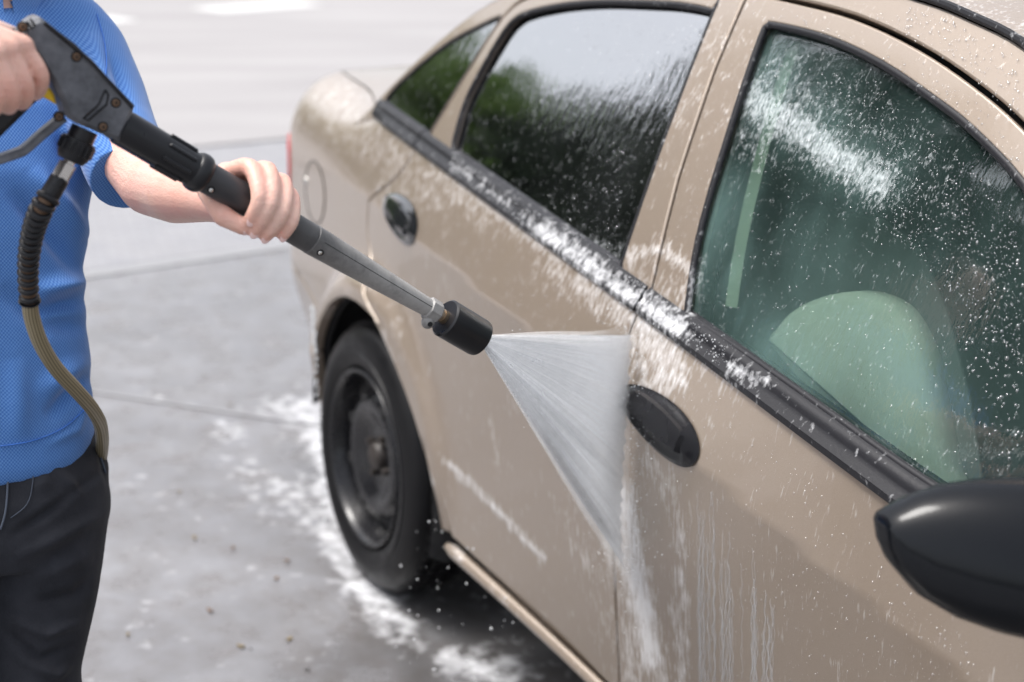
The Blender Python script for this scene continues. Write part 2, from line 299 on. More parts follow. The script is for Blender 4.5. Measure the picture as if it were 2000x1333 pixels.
class MB:
    def __init__(s): s.v = []; s.f = []; s.a = []; s.uv = []
    def add(s, v, f, a=None, uv=None):
        o = len(s.v); s.v += [np.asarray(p, float) for p in v]; s.f += [tuple(i+o for i in q) for q in f]
        s.a += list(a) if a is not None else [0.]*len(v); s.uv += list(uv) if uv is not None else [(0, 0)]*len(v); return s
    def tube(s, path, radii, seg=16, caps=True, up=None, flat=1., worn=None):
        P = [np.asarray(p, float) for p in path]; n = len(P); R = radii if hasattr(radii, '__len__') else [radii]*n
        V = []; A = []; UV = []; T0 = None; L = 0
        for i in range(n):
            t = P[min(i+1, n-1)]-P[max(i-1, 0)]; t = t/(np.linalg.norm(t)+1e-12)
            if T0 is None:
                r = np.array(up if up is not None else ((0, 0, 1) if abs(t[2]) < .9 else (1, 0, 0)), float)
            u = r-t*(r@t); u /= np.linalg.norm(u)+1e-12; r = u; b = np.cross(t, u); T0 = t
            if i: L += np.linalg.norm(P[i]-P[i-1])
            for k in range(seg):
                th = 2*pi*k/seg; V.append(P[i]+R[i]*(cos(th)*u*flat+sin(th)*b)); A.append(worn[i] if worn is not None else 0.); UV.append((2*k/seg if k <= seg/2 else 2-2*k/seg, L))
        F = [(i*seg+k, i*seg+(k+1) % seg, (i+1)*seg+(k+1) % seg, (i+1)*seg+k) for i in range(n-1) for k in range(seg)]
        if caps: F += [tuple(range(seg))[::-1], tuple((n-1)*seg+k for k in range(seg))]
        return s.add(V, F, A, UV)
    def capsule(s, p0, r0, p1, r1, seg=14, rings=5):
        p0 = np.asarray(p0, float); p1 = np.asarray(p1, float); t = p1-p0; L = np.linalg.norm(t); t = t/max(L, 1e-9)
        path = []; R = []
        for i in range(rings+1):
            a = pi/2*(1-i/rings); path.append(p0-t*r0*sin(a)); R.append(max(r0*cos(a), 1e-4))
        for i in range(rings+1):
            a = pi/2*i/rings; path.append(p1+t*r1*sin(a)); R.append(max(r1*cos(a), 1e-4))
        return s.tube(path, R, seg)
    def ell(s, c, axes, r, nu=16, nv=10):
        """ellipsoid, axes = 3 unit vectors, r = 3 radii"""
        c = np.asarray(c, float); A = [np.asarray(a, float) for a in axes]; V = []; F = []
        for j in range(1, nv):
            ph = pi*j/nv-pi/2
            for i in range(nu):
                th = 2*pi*i/nu; V.append(c+A[0]*r[0]*cos(ph)*cos(th)+A[1]*r[1]*cos(ph)*sin(th)+A[2]*r[2]*sin(ph))
        b = len(V); V.append(c-A[2]*r[2]); V.append(c+A[2]*r[2])
        for j in range(nv-2):
            for i in range(nu): F.append((j*nu+i, j*nu+(i+1) % nu, (j+1)*nu+(i+1) % nu, (j+1)*nu+i))
        for i in range(nu): F.append((b, (i+1) % nu, i)); F.append((b+1, (nv-2)*nu+i, (nv-2)*nu+(i+1) % nu))
        return s.add(V, F)
    def prism(s, poly, off, bev=.0):
        """poly: list of 3-D points (planar); extruded by vector off with a small bevel"""
        P = np.array(poly, float); off = np.asarray(off, float); n = len(P); c = P.mean(0); L = np.linalg.norm(off); o = off/L
        def ins(d):
            Q = []
            for i in range(n):
                a = P[i]-P[i-1]; b = P[(i+1) % n]-P[i]; a /= np.linalg.norm(a); b /= np.linalg.norm(b)
                na = np.cross(o, a); nb = np.cross(o, b); m = na+nb; m /= max(m@na, .4)*1. if np.linalg.norm(m) > 1e-6 else 1
                if (c-P[i])@(na+nb) < 0 and False: m = -m
                Q.append(P[i]+m*d)
            return np.array(Q)
        sgn = 1.
        ar = sum(np.cross(P[i]-c, P[(i+1) % n]-c)@o for i in range(n))
        sgn = 1. if ar > 0 else -1.
        lay = [ins(sgn*bev), P+o*bev, P+o*(L-bev), ins(sgn*bev)+off] if bev else [P, P+off]
        V = np.concatenate(lay); m = len(lay); F = [(i*n+k, i*n+(k+1) % n, (i+1)*n+(k+1) % n, (i+1)*n+k) for i in range(m-1) for k in range(n)]
        F += [tuple(range(n))[::-1], tuple((m-1)*n+k for k in range(n))]
        return s.add(V, F)
    def box(s, c, ax, h):
        c = np.asarray(c, float); ax = [np.asarray(a, float) for a in ax]
        P = [c-ax[0]*h[0]-ax[1]*h[1]-ax[2]*h[2], c+ax[0]*h[0]-ax[1]*h[1]-ax[2]*h[2], c+ax[0]*h[0]+ax[1]*h[1]-ax[2]*h[2], c-ax[0]*h[0]+ax[1]*h[1]-ax[2]*h[2]]
        return s.prism(P, ax[2]*2*h[2], min(h)*.2)
    def build(s, name, mat, parent=None, sm=True, sharp=35, attr=None, uv=False):
        o = obj(name, s.v, s.f, mat, parent, sm, attrs={attr: s.a} if attr else None, uvs=s.uv if uv else None)
        bm = bmesh.new(); bm.from_mesh(o.data); bmesh.ops.recalc_face_normals(bm, faces=bm.faces)
        if sharp:
            for e in bm.edges: e.smooth = not (len(e.link_faces) == 2 and e.calc_face_angle(0) > radians(sharp))
        bm.to_mesh(o.data); bm.free(); return o

def spline(pts, n=8, closed=False):
    P = np.array(pts, float); m = len(P); out = []
    rng = range(m) if closed else range(m-1)
    for i in rng:
        p0 = P[(i-1) % m] if closed or i > 0 else P[i]; p1 = P[i]; p2 = P[(i+1) % m]; p3 = P[(i+2) % m] if closed or i < m-2 else P[i+1]
        for k in range(n):
            t = k/n; out.append(.5*((2*p1)+(-p0+p2)*t+(2*p0-5*p1+4*p2-p3)*t*t+(-p0+3*p1-3*p2+p3)*t**3))
    if not closed: out.append(P[-1])
    return np.array(out)

# ================================================================== setting
def grid_axis(fine0, fine1, step, far0, far1, n=14):
    f = np.arange(fine0, fine1+1e-9, step); a = fine0-np.geomspace(step*2, fine0-far0, n)[::-1]; b = fine1+np.geomspace(step*2, far1-fine1, n)
    return np.concatenate([a, f, b])
GF = [([(600, 800), (625, 880), (645, 980), (650, 1050), (690, 1130), (760, 1190), (800, 1240)], 34, .62), ([(560, 790), (610, 830)], 45, .40), ([(545, 960), (640, 1010)], 40, .38), ([(650, 1060), (745, 1220)], 30, .55),
      ([(880, 1290), (985, 1300)], 38, .55), ([(940, 1320), (1010, 1340)], 40, .5), ([(430, 830), (470, 840)], 14, .45), ([(320, 880), (335, 882)], 8, .45), ([(470, 900), (520, 990)], 40, .25), ([(400, 840), (420, 850)], 8, .45)]
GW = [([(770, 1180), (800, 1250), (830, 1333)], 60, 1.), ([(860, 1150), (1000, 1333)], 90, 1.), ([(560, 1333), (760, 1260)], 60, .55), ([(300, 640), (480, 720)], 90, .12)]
def px_field(P, feats):
    q = proj(P); out = np.zeros(len(q))
    ok = ((np.asarray(P)-CAMC)@CF > .3)
    for pl, r, am in feats:
        d, _ = seg_dist(q, pl); out = np.maximum(out, am*np.exp(-(d/r)**2))
    return np.where(ok, out, 0.)
def ground_sheet():
    xs = grid_axis(-1.6, 1.2, .035, -1500, 1500, 18); ys = grid_axis(-1.6, 2.2, .035, -1500, 1500, 18)
    X, Y = np.meshgrid(xs, ys); V = np.stack([X.ravel(), Y.ravel(), np.zeros(X.size)], -1); nx = len(xs)
    F = [(j*nx+i, j*nx+i+1, (j+1)*nx+i+1, (j+1)*nx+i) for j in range(len(ys)-1) for i in range(nx-1)]
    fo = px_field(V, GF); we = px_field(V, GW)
    under = smooth(.0, .25, V[:, 0])*smooth(1.75, 1.5, V[:, 0])*smooth(-3.4, -3., V[:, 1])*smooth(.9, .6, V[:, 1])  # car footprint darkened evenly through the wet amount
    we = np.maximum(we, under*.8); side = smooth(-1.5, -.9, V[:, 0])*smooth(.6, .0, V[:, 0])*smooth(-.30, -.62, V[:, 1])*smooth(-3.6, -3., V[:, 1]); we = np.maximum(we, side*.9)  # side: darker wet strip by the doors, added to cut bounce onto them
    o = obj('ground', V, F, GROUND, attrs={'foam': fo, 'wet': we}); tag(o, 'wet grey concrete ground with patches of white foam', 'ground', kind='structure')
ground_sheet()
def sheet(name, pts, z, mat, label, kind='structure', cat='ground'):
    P = np.array([(p[0], p[1], z) for p in pts]); n = len(P); V = np.concatenate([P, P-np.array([0, 0, .0035])])
    F = [tuple(range(n)), tuple(range(2*n-1, n-1, -1))]+[(i, i+n, (i+1) % n+n, (i+1) % n) for i in range(n)]
    o = obj(name, V, F, mat, sm=False); tag(o, label, cat, kind=kind); return o
_a = np.array([-.026, 2.584]); _b = np.array([.77, 2.794]); _t = (_b-_a)/np.linalg.norm(_b-_a); _n = np.array([-_t[1], _t[0]])
L0 = _a-_t*300; L1 = _a+_t*300
sheet('pavement', [L0+_n*.06, L1+_n*.06, L1+_n*1.9, L0+_n*1.9], .004, PAVER, 'bluish grey paved strip beyond the concrete pad', cat='pavement')
sheet('kerb_line', [L0-_n*.03, L1-_n*.03, L1+_n*.055, L0+_n*.055], .0042, JOINT, 'pale flush kerb edging along the concrete pad', cat='kerb')
sheet('road', [L0+_n*1.95, L1+_n*1.95, L1+_n*90, L0+_n*90], .006, ROAD, 'pale sunlit road across the background', cat='road')
g0 = ground_at(200, 770)[:2]; g1 = ground_at(500, 815)[:2]; gt = (g1-g0)/np.linalg.norm(g1-g0); gn = np.array([-gt[1], gt[0]])*.006
sheet('joint_line', [g0-gt*.6-gn, g1+gt*.5-gn, g1+gt*.5+gn, g0-gt*.6+gn], .0042, JOINT, 'thin pale joint across the wet concrete', cat='joint')
for k, (q0, q1, wd) in enumerate((((405, 22), (600, 8), .22), ((150, 45), (240, 38), .2))):
    p = ground_at(*q0)[:2]; q = ground_at(*q1)[:2]; t = (q-p)/np.linalg.norm(q-p); n = np.array([-t[1], t[0]])*wd
    sheet('road_marking', [p-n, q-n, q+n, p+n], .0105, PAINTW, ('long' if k == 0 else 'short')+' white painted dash on the far road', cat='road marking')

# ================================================================== car surfaces
def xG(y, z):
    return .05+.36*(z-.93)+.16*(z-.93)**2+.03*np.maximum(0, y+.9)**2+.04*np.maximum(0, -y-1.3)**2
def xc(y): return .003+.035*np.clip(y+1.1, 0, 1.15)**2+.074*np.maximum(0, y-.05)+.05*np.maximum(0, -y-1.1)**2
def zc(u):
    u = np.asarray(u, float); c = np.clip(u, -1.74, .6); return .8468+.0284*c-.0242*c*c+.03*np.minimum(0, u+1.74)
def zb(u):
    u = np.asarray(u, float); c = np.clip(u, -1.6, .7); return .9956+.0539*c-.0145*c*c+.045*np.minimum(0, u+1.6)
# plan curve with rounded tail and nose
_us = np.arange(-4.2, 2.2, .004); _px = np.zeros_like(_us); _py = np.zeros_like(_us); _ph = np.zeros_like(_us)
U_T, U_N = .66, -2.75
for i, u in enumerate(_us):
    if u > U_T: p0 = atan2(.074, 1); q = min(1, (u-U_T)/.30); _ph[i] = p0+(pi/2-p0)*q*q*(3-2*q)
    elif u < U_N: p0 = atan2(.1*(-U_N-1.1), 1); q = min(1, (U_N-u)/.75); _ph[i] = -(p0+(pi/2-p0)*q*q*(3-2*q))
    else: _ph[i] = atan2(.07*min(1.15, max(0, u+1.1)), 1) if u > -1.1 else -atan2(.1*max(0, -u-1.1), 1)
m = (_us >= U_N) & (_us <= U_T); _px[m] = xc(_us[m]); _py[m] = _us[m]
for i in range(np.argmax(_us > U_T), len(_us)): _px[i] = _px[i-1]+.004*sin(_ph[i]); _py[i] = _py[i-1]+.004*cos(_ph[i])
for i in range(np.argmax(_us >= U_N)-1, -1, -1): _px[i] = _px[i+1]+.004*sin(-_ph[i]); _py[i] = _py[i+1]-.004*cos(_ph[i])
U_TAIL = float(_us[np.argmax((_px > .85) & (_us > 0))]); U_NOSE = float(_us[len(_us)-1-np.argmax(((_px > .85) & (_us < 0))[::-1])])
ARCH = [(.0, .305, .338), (-2.44, .305, .338)]
def xs_low(u): return .074-.022*smooth(-.9, -.2, u)+.02*smooth(.3, .8, u)+.05*smooth(-2.2, -2.9, u)
def LS(u, z):
    u = np.asarray(u, float); z = np.asarray(z, float)
    px = np.interp(u, _us, _px); py = np.interp(u, _us, _py); ph = np.interp(u, _us, _ph)
    ph = ph*np.where(u > 0, smooth(.35, .75, u), smooth(-2.4, -3., u))
    c = zc(u); b = zb(u); xcu = xc(np.clip(u, U_N, U_T)); uu = np.clip(u, -2., .2)
    q = np.clip((c-z)/(c-.25), 0, 1.3); wv = np.clip((z-c)/(b-c), 0, 1.6)
    lo = (xs_low(u)-np.clip(xcu, 0, .06))*(.88*q+.12*q**2)
    hb = xG(uu, zb(uu))-.004-xc(uu); hi = hb*(.80*wv+.20*wv**2)
    kr = smooth(.10, .50, u); hi = hi*(1-kr)+kr*.16*(1-np.sqrt(np.maximum(0, 1-np.minimum(wv, 1.)**2)))
    lo = lo+.075*smooth(.56, .22, z)*smooth(.34, .62, u)
    off = np.where(z < c, lo, hi)
    for ay, az, ar in ARCH:
        rho = np.hypot(u-ay, z-az)
        off = off-.046*(.45+.55*smooth(ay-.28, ay+.05, u))*np.exp(-(np.maximum(rho-ar-.022, 0)/.042)**2)*smooth(.22, .48, z)*(rho < ar+.3)
    return np.stack([px+off*np.cos(ph), py-off*np.sin(ph), z+0*u], -1)
def GS(y, z): return np.stack([xG(y, z), np.asarray(y, float)+0*z, np.asarray(z, float)+0*y], -1)
def xL(y, z): return LS(np.clip(y, -2.7, .6), z)[..., 0]
def surf_n(S, u, z):
    e = 2e-3; n = np.cross(S(u+e, z)-S(u-e, z), S(u, z+e)-S(u, z-e)); n /= np.linalg.norm(n, axis=-1)[..., None]+1e-12
    o = np.sum(n*(S(u, z)-np.array([.85, -1.2, .72])), -1)[..., None]; return np.where(o < 0, -n, n)

def resample(P, h, closed=True):
    out = []; n = len(P)
    for i in range(n if closed else n-1):
        a = np.array(P[i], float); b = np.array(P[(i+1) % n], float); k = max(1, int(np.ceil(np.linalg.norm(b-a)/h)))
        out += [a+(b-a)*j/k for j in range(k)]
    if not closed: out.append(np.array(P[-1], float))
    return np.array(out)
def area2(P): x, y = P[:, 0], P[:, 1]; return float(np.sum(x*np.roll(y, -1)-np.roll(x, -1)*y))
def inset(P, d):
    P = np.array(P, float); s = 1 if area2(P) > 0 else -1
    a = P-np.roll(P, 1, 0); b = np.roll(P, -1, 0)-P
    a /= np.linalg.norm(a, axis=1)[:, None]+1e-12; b /= np.linalg.norm(b, axis=1)[:, None]+1e-12
    na = np.stack([-a[:, 1], a[:, 0]], -1)*s; nb = np.stack([-b[:, 1], b[:, 0]], -1)*s; m = na+nb
    m /= np.maximum(np.sum(m*na, 1), .5)[:, None]; return P+m*d
def inside(Q, P):
    x, y = Q[:, 0], Q[:, 1]; r = np.zeros(len(Q), bool); n = len(P)
    for i in range(n):
        x0, y0 = P[i]; x1, y1 = P[i-1]
        c = ((y0 > y) != (y1 > y)); 
        with np.errstate(divide='ignore', invalid='ignore'): c &= x < (x1-x0)*(y-y0)/(y1-y0)+x0
        r ^= c
    return r
CARX = 1.70
def panel(name, poly, S, mat, parent, h=.016, gap=.0022, holes=(), feats=(), wets=(), flange=.022, out=0., mirror=False, rnd=.0035, attr_fn=None):
    poly = resample(poly, h); rings = []
    P2 = inset(poly, gap+rnd); H2 = [inset(resample(q, h), -(.001+rnd)) for q in holes]
    bounds = [P2]+H2; V2 = np.concatenate(bounds); E = []; o = 0
    for q in bounds: n = len(q); E += [(o+i, o+(i+1) % n) for i in range(n)]; o += n
    lo = P2.min(0); hi = P2.max(0)
    gx, gy = np.meshgrid(np.arange(lo[0]+h*.5, hi[0], h), np.arange(lo[1]+h*.5, hi[1], h)); Q = np.stack([gx.ravel(), gy.ravel()], -1)
    k = inside(Q, inset(P2, h*.45))
    for q in H2: k &= ~inside(Q, inset(q, -h*.45))
    Q = Q[k]; A = np.concatenate([V2, Q])
    r = delaunay_2d_cdt([Vector(p) for p in A], E, [], 0, 1e-6)
    vv = np.array([tuple(p) for p in r[0]]); ff = np.array([f for f in r[2] if len(f) == 3]); cen = vv[ff].mean(1)
    k = inside(cen, P2)
    for q in H2: k &= ~inside(cen, q)
    ff = ff[k]
    N = surf_n(S, vv[:, 0], vv[:, 1]); V = S(vv[:, 0], vv[:, 1])+N*out; VN = [V]; NN = [N]; F = [tuple(f) for f in ff]; base = len(V)
    for bi, q in enumerate(bounds):
        n = len(q); q1 = inset(q, -rnd if bi == 0 else rnd)
        n2 = surf_n(S, q[:, 0], q[:, 1]); s2 = S(q[:, 0], q[:, 1])+n2*out; n1 = surf_n(S, q1[:, 0], q1[:, 1]); s1 = S(q1[:, 0], q1[:, 1])+n1*(out-rnd)
        s0 = s1-n1*flange; ed = s1-s2; ed -= n2*np.sum(ed*n2, 1)[:, None]; ed /= np.linalg.norm(ed, axis=1)[:, None]+1e-9
        VN += [s2, s1, s1, s0]; NN += [n2, (n2*.35+ed*.94), ed, ed]
        for i in range(n):
            j = (i+1) % n
            F.append((base+i, base+j, base+n+j, base+n+i)); F.append((base+2*n+i, base+2*n+j, base+3*n+j, base+3*n+i))
        base += 4*n
    V = np.concatenate(VN); N = np.concatenate(NN)
    fo = px_field(V, feats) if len(feats) else np.zeros(len(V)); we = px_field(V, wets) if len(wets) else np.zeros(len(V))
    if attr_fn: fo = np.maximum(fo, attr_fn(V))
    if mirror: V = V*np.array([-1, 1, 1])+np.array([CARX, 0, 0]); N = N*np.array([-1, 1, 1]); fo = fo*0; F = [f[::-1] for f in F]
    # orient faces with normals
    VA = V; F2 = []
    for f in F:
        a, b, c = VA[f[0]], VA[f[1]], VA[f[2]]; nn = np.cross(b-a, c-a); F2.append(f if nn@N[f[0]] >= 0 else f[::-1])
    return obj(name, V, F2, mat, parent, normals=N/ (np.linalg.norm(N, axis=1)[:, None]+1e-9), attrs={'foam': fo, 'wet': we})

# ------------------------------------------------------------------ where the white water lies, plus a pale reflection painted on the rear quarter (picture lines laid onto the panels)
PF = [([(600, 190), (700, 240), (790, 320)], 60, .27), ([(650, 180), (720, 200)], 30, .3), ([(760, 370), (860, 400)], 40, .25), ([(900, 350), (1000, 425), (1090, 495), (1180, 560), (1245, 610)], 24, .55), ([(850, 345), (960, 410)], 42, .34), ([(1080, 520), (1230, 620)], 38, .42),  # leading runs: milky film painting the quarter's pale reflection
      ([(1255, 640), (1300, 690), (1310, 740)], 42, .62), ([(1262, 600), (1340, 665)], 22, .6), ([(1250, 700), (1275, 760)], 42, .45), ([(1330, 700), (1380, 720)], 22, .32), ([(1400, 745), (1450, 770)], 16, .38),
      ([(1225, 500), (1265, 490), (1300, 490), (1345, 520)], 16, .62), ([(1240, 540), (1310, 560), (1330, 600)], 30, .36), ([(1290, 930), (1328, 1000), (1330, 1150), (1335, 1333)], 17, .46), ([(1205, 1050), (1225, 1200), (1240, 1333)], 26, .42), ([(1265, 900), (1300, 950)], 22, .42),
      ([(1215, 960), (1232, 1080), (1258, 1200), (1272, 1290)], 26, .95), ([(1200, 1080), (1215, 1333)], 16, .3), ([(1270, 1290), (1290, 1333)], 22, .5), ([(1120, 1000), (1160, 1120), (1190, 1250)], 34, .22), ([(870, 900), (960, 985), (1060, 1090)], 8, .78), ([(748, 649), (802, 818), (846, 952)], 7, .38), ([(1330, 120), (1420, 60)], 60, .16), ([(1280, 300), (1400, 160)], 50, .14), ([(860, 500), (880, 640)], 20, .16), ([(770, 560), (785, 700)], 14, .25), ([(1000, 700), (1010, 800)], 16, .22), ([(960, 820), (975, 930)], 7, .3)]
PW = [([(1200, 600), (1280, 700), (1290, 900), (1280, 1333)], 110, 1.), ([(1330, 1000), (1440, 1333)], 110, .9), ([(900, 370), (1240, 640)], 60, .9), ([(1320, 100), (1290, 480)], 60, .6), ([(1500, 800), (1800, 1200)], 160, .18), ([(850, 700), (900, 1000)], 140, .35)]
FGF = [([(1470, 190), (1540, 240), (1640, 310), (1720, 355)], 44, .60), ([(1500, 130), (1560, 190)], 50, .26), ([(1440, 260), (1480, 280)], 40, .3), ([(1352, 580), (1372, 500)], 12, .42), ([(1600, 180), (1800, 330)], 70, .12)]
FGW = [([(1400, 400), (1440, 640), (1560, 740)], 80, 1.), ([(1600, 500), (1780, 800)], 160, .35), ([(1480, 150), (1700, 350)], 80, .8)]
RGF = [([(1170, 480), (1205, 500)], 20, .34), ([(1340, 60), (1390, 60)], 30, .10)]
RGW = [([(1090, 220), (1330, 200)], 60, 1.), ([(1150, 400), (1260, 250)], 80, .7), ([(1100, 450), (1220, 480)], 60, .5)]

CAR = empty('car', (.85, -1.22, 0)); tag(CAR, 'wet champagne coloured four-door saloon car being hosed down', 'car')
# shut lines in (y, z)
BS = [(-1.002, .27), (-1.002, .47), (-1.000, .646), (-.996, .801), (-1.000, .93)]
CS = [(-.085, float(zb(-.085))), (-.045, .924), (.057, .856), (.072, .83), (.066, .762), (-.03, .672), (-.105, .63), (-.192, .565), (-.278, .487), (-.325, .43), (-.36, .37), (-.392, .285)]
CSs = [tuple(p) for p in spline(CS, 4)]
FSH = [(-2.03, .85), (-2.035, .7), (-2.06, .45), (-2.05, .29)]
def belt(a, b, n=24): return [(u, float(zb(u))) for u in np.linspace(a, b, n)]
def arch(k, a0, a1, n=26, dr=0.): ay, az, ar = ARCH[k]; return [(ay-(ar+dr)*cos(a), az+(ar+dr)*sin(a)) for a in np.radians(np.linspace(a0, a1, n))]
rear_door = belt(-1.000, -.085)+CSs[1:]+[(-.40, .278), (-1.002, .268)]+BS[1:-1]
front_door = belt(-2.03, -1.000)+[p for p in BS[::-1][1:]]+[(-1.002, .268), (-2.05, .285)]+FSH[::-1][1:-1]
a_end = 188
quarter = [p for p in CSs]+arch(0, -6, 158)[0:]+[(.40, .50), (.62, .53), (U_TAIL, .55), (U_TAIL, float(zb(.7)))]+belt(.7, -.085, 40)[:-1]
bumper = [p for p in arch(0, 160, a_end, 8)]+[(.40, .24), (.75, .22), (U_TAIL, .22), (U_TAIL, .545), (.62, .525), (.40, .495)]
fender = belt(-2.9, -2.035, 30)+FSH[1:]+[p for p in arch(1, 188, 20, 30)]+[(-2.82, .50), (-3.1, .54), (U_NOSE, .56), (U_NOSE, float(zb(-2.9)))]
fbumper = [p for p in arch(1, 18, -8, 8)]+[(-2.82, .22), (-3.2, .20), (U_NOSE, .20), (U_NOSE, .552), (-3.1, .532), (-2.82, .495)]
for mir in (False, True):
    kw = dict(mirror=mir, h=.03 if mir else .014)
    if not mir: kw.update(feats=PF, wets=PW)
    panel('door_panel', rear_door, LS, PAINT, CAR, **kw); panel('door_panel', front_door, LS, PAINT, CAR, **kw)
    kw['h'] = .03 if mir else .018
    panel('rear_quarter_panel', quarter, LS, PAINT, CAR, **kw); panel('bumper', bumper, LS, PAINT, CAR, **kw)
    kw['h'] = .035; panel('front_wing', fender, LS, PAINT, CAR, **kw); panel('bumper', fbumper, LS, PAINT, CAR, **kw)

# greenhouse side outlines in (y, z)
def gy(pts): return [tuple(hit(xG, *p)[1:]) for p in pts]
FG = [(-1.101, .945), (-1.059, 1.043), (-1.026, 1.175), (-.994, 1.315), (-.997, 1.334), (-1.01, 1.338), (-1.131, 1.335), (-1.258, 1.318), (-1.38, 1.29), (-1.458, 1.268), (-1.566, 1.226), (-1.70, 1.152), (-1.82, 1.07), (-1.93, .98), (-1.965, .905), (-1.95, .878), (-1.628, .899), (-1.469, .914), (-1.329, .927), (-1.124, .943)]
RG = [(-.237, 1.005), (-.903, .962), (-.911, .968), (-.861, 1.331), (-.852, 1.340), (-.76, 1.340), (-.656, 1.332), (-.54, 1.321), (-.428, 1.305), (-.34, 1.287), (-.295, 1.275), (-.262, 1.262), (-.235, 1.232), (-.21, 1.15), (-.203, 1.09), (-.222, 1.02)]
QG = [(.184, 1.036), (.176, 1.046), (.155, 1.070), (.08, 1.125), (-.003, 1.177), (-.06, 1.205), (-.117, 1.228), (-.18, 1.252), (-.199, 1.254), (-.19, 1.23), (-.15, 1.13), (-.105, 1.020), (-.095, 1.012)]
BT = [(-1.000, .93), (-1.005, .953), (-.986, 1.02), (-.960, 1.109), (-.929, 1.264), (-.918, 1.374)]
FT = [(-.918, 1.374), (-1.014, 1.373), (-1.165, 1.366), (-1.307, 1.345), (-1.424, 1.317), (-1.528, 1.283), (-1.66, 1.225), (-1.80, 1.147), (-1.93, 1.06), (-2.03, .965), (-2.045, .86)]
RT = [(-.918, 1.374), (-.76, 1.373), (-.62, 1.362), (-.43, 1.338), (-.30, 1.31), (-.215, 1.262), (-.165, 1.14), (-.115, 1.02), (-.088, .975)]
RAIL = [(-2.22, .86), (-2.14, .965), (-2.0, 1.09), (-1.8, 1.212), (-1.6, 1.318), (-1.471, 1.367), (-1.373, 1.387), (-1.278, 1.40), (-1.1, 1.412), (-.9, 1.415), (-.7, 1.409), (-.5, 1.385), (-.3, 1.338), (-.111, 1.270), (.049, 1.172), (.167, 1.080), (.25, 1.01), (.31, .96)]
RAILs = [tuple(p) for p in spline(RAIL, 4)]
def up(P, n=4): return [tuple(p) for p in spline(P, n)]
lowF = [(u, float(zb(u))+.012) for u in np.linspace(-2.04, -1.0, 16)]; lowR = [(u, float(zb(u))+.012) for u in np.linspace(-1.0, -.09, 16)]
ffr = [p for p in lowF]+BT[1:]+up(FT)[1:-1]
rfr = [p for p in lowR]+up(RT)[::-1][1:]+BT[::-1][1:-1]
body_frame = RAILs+[(.2, .99), (-.085, .98)]+up(RT)[::-1][1:]+up(FT)[1:]+[(-2.1, .84)]
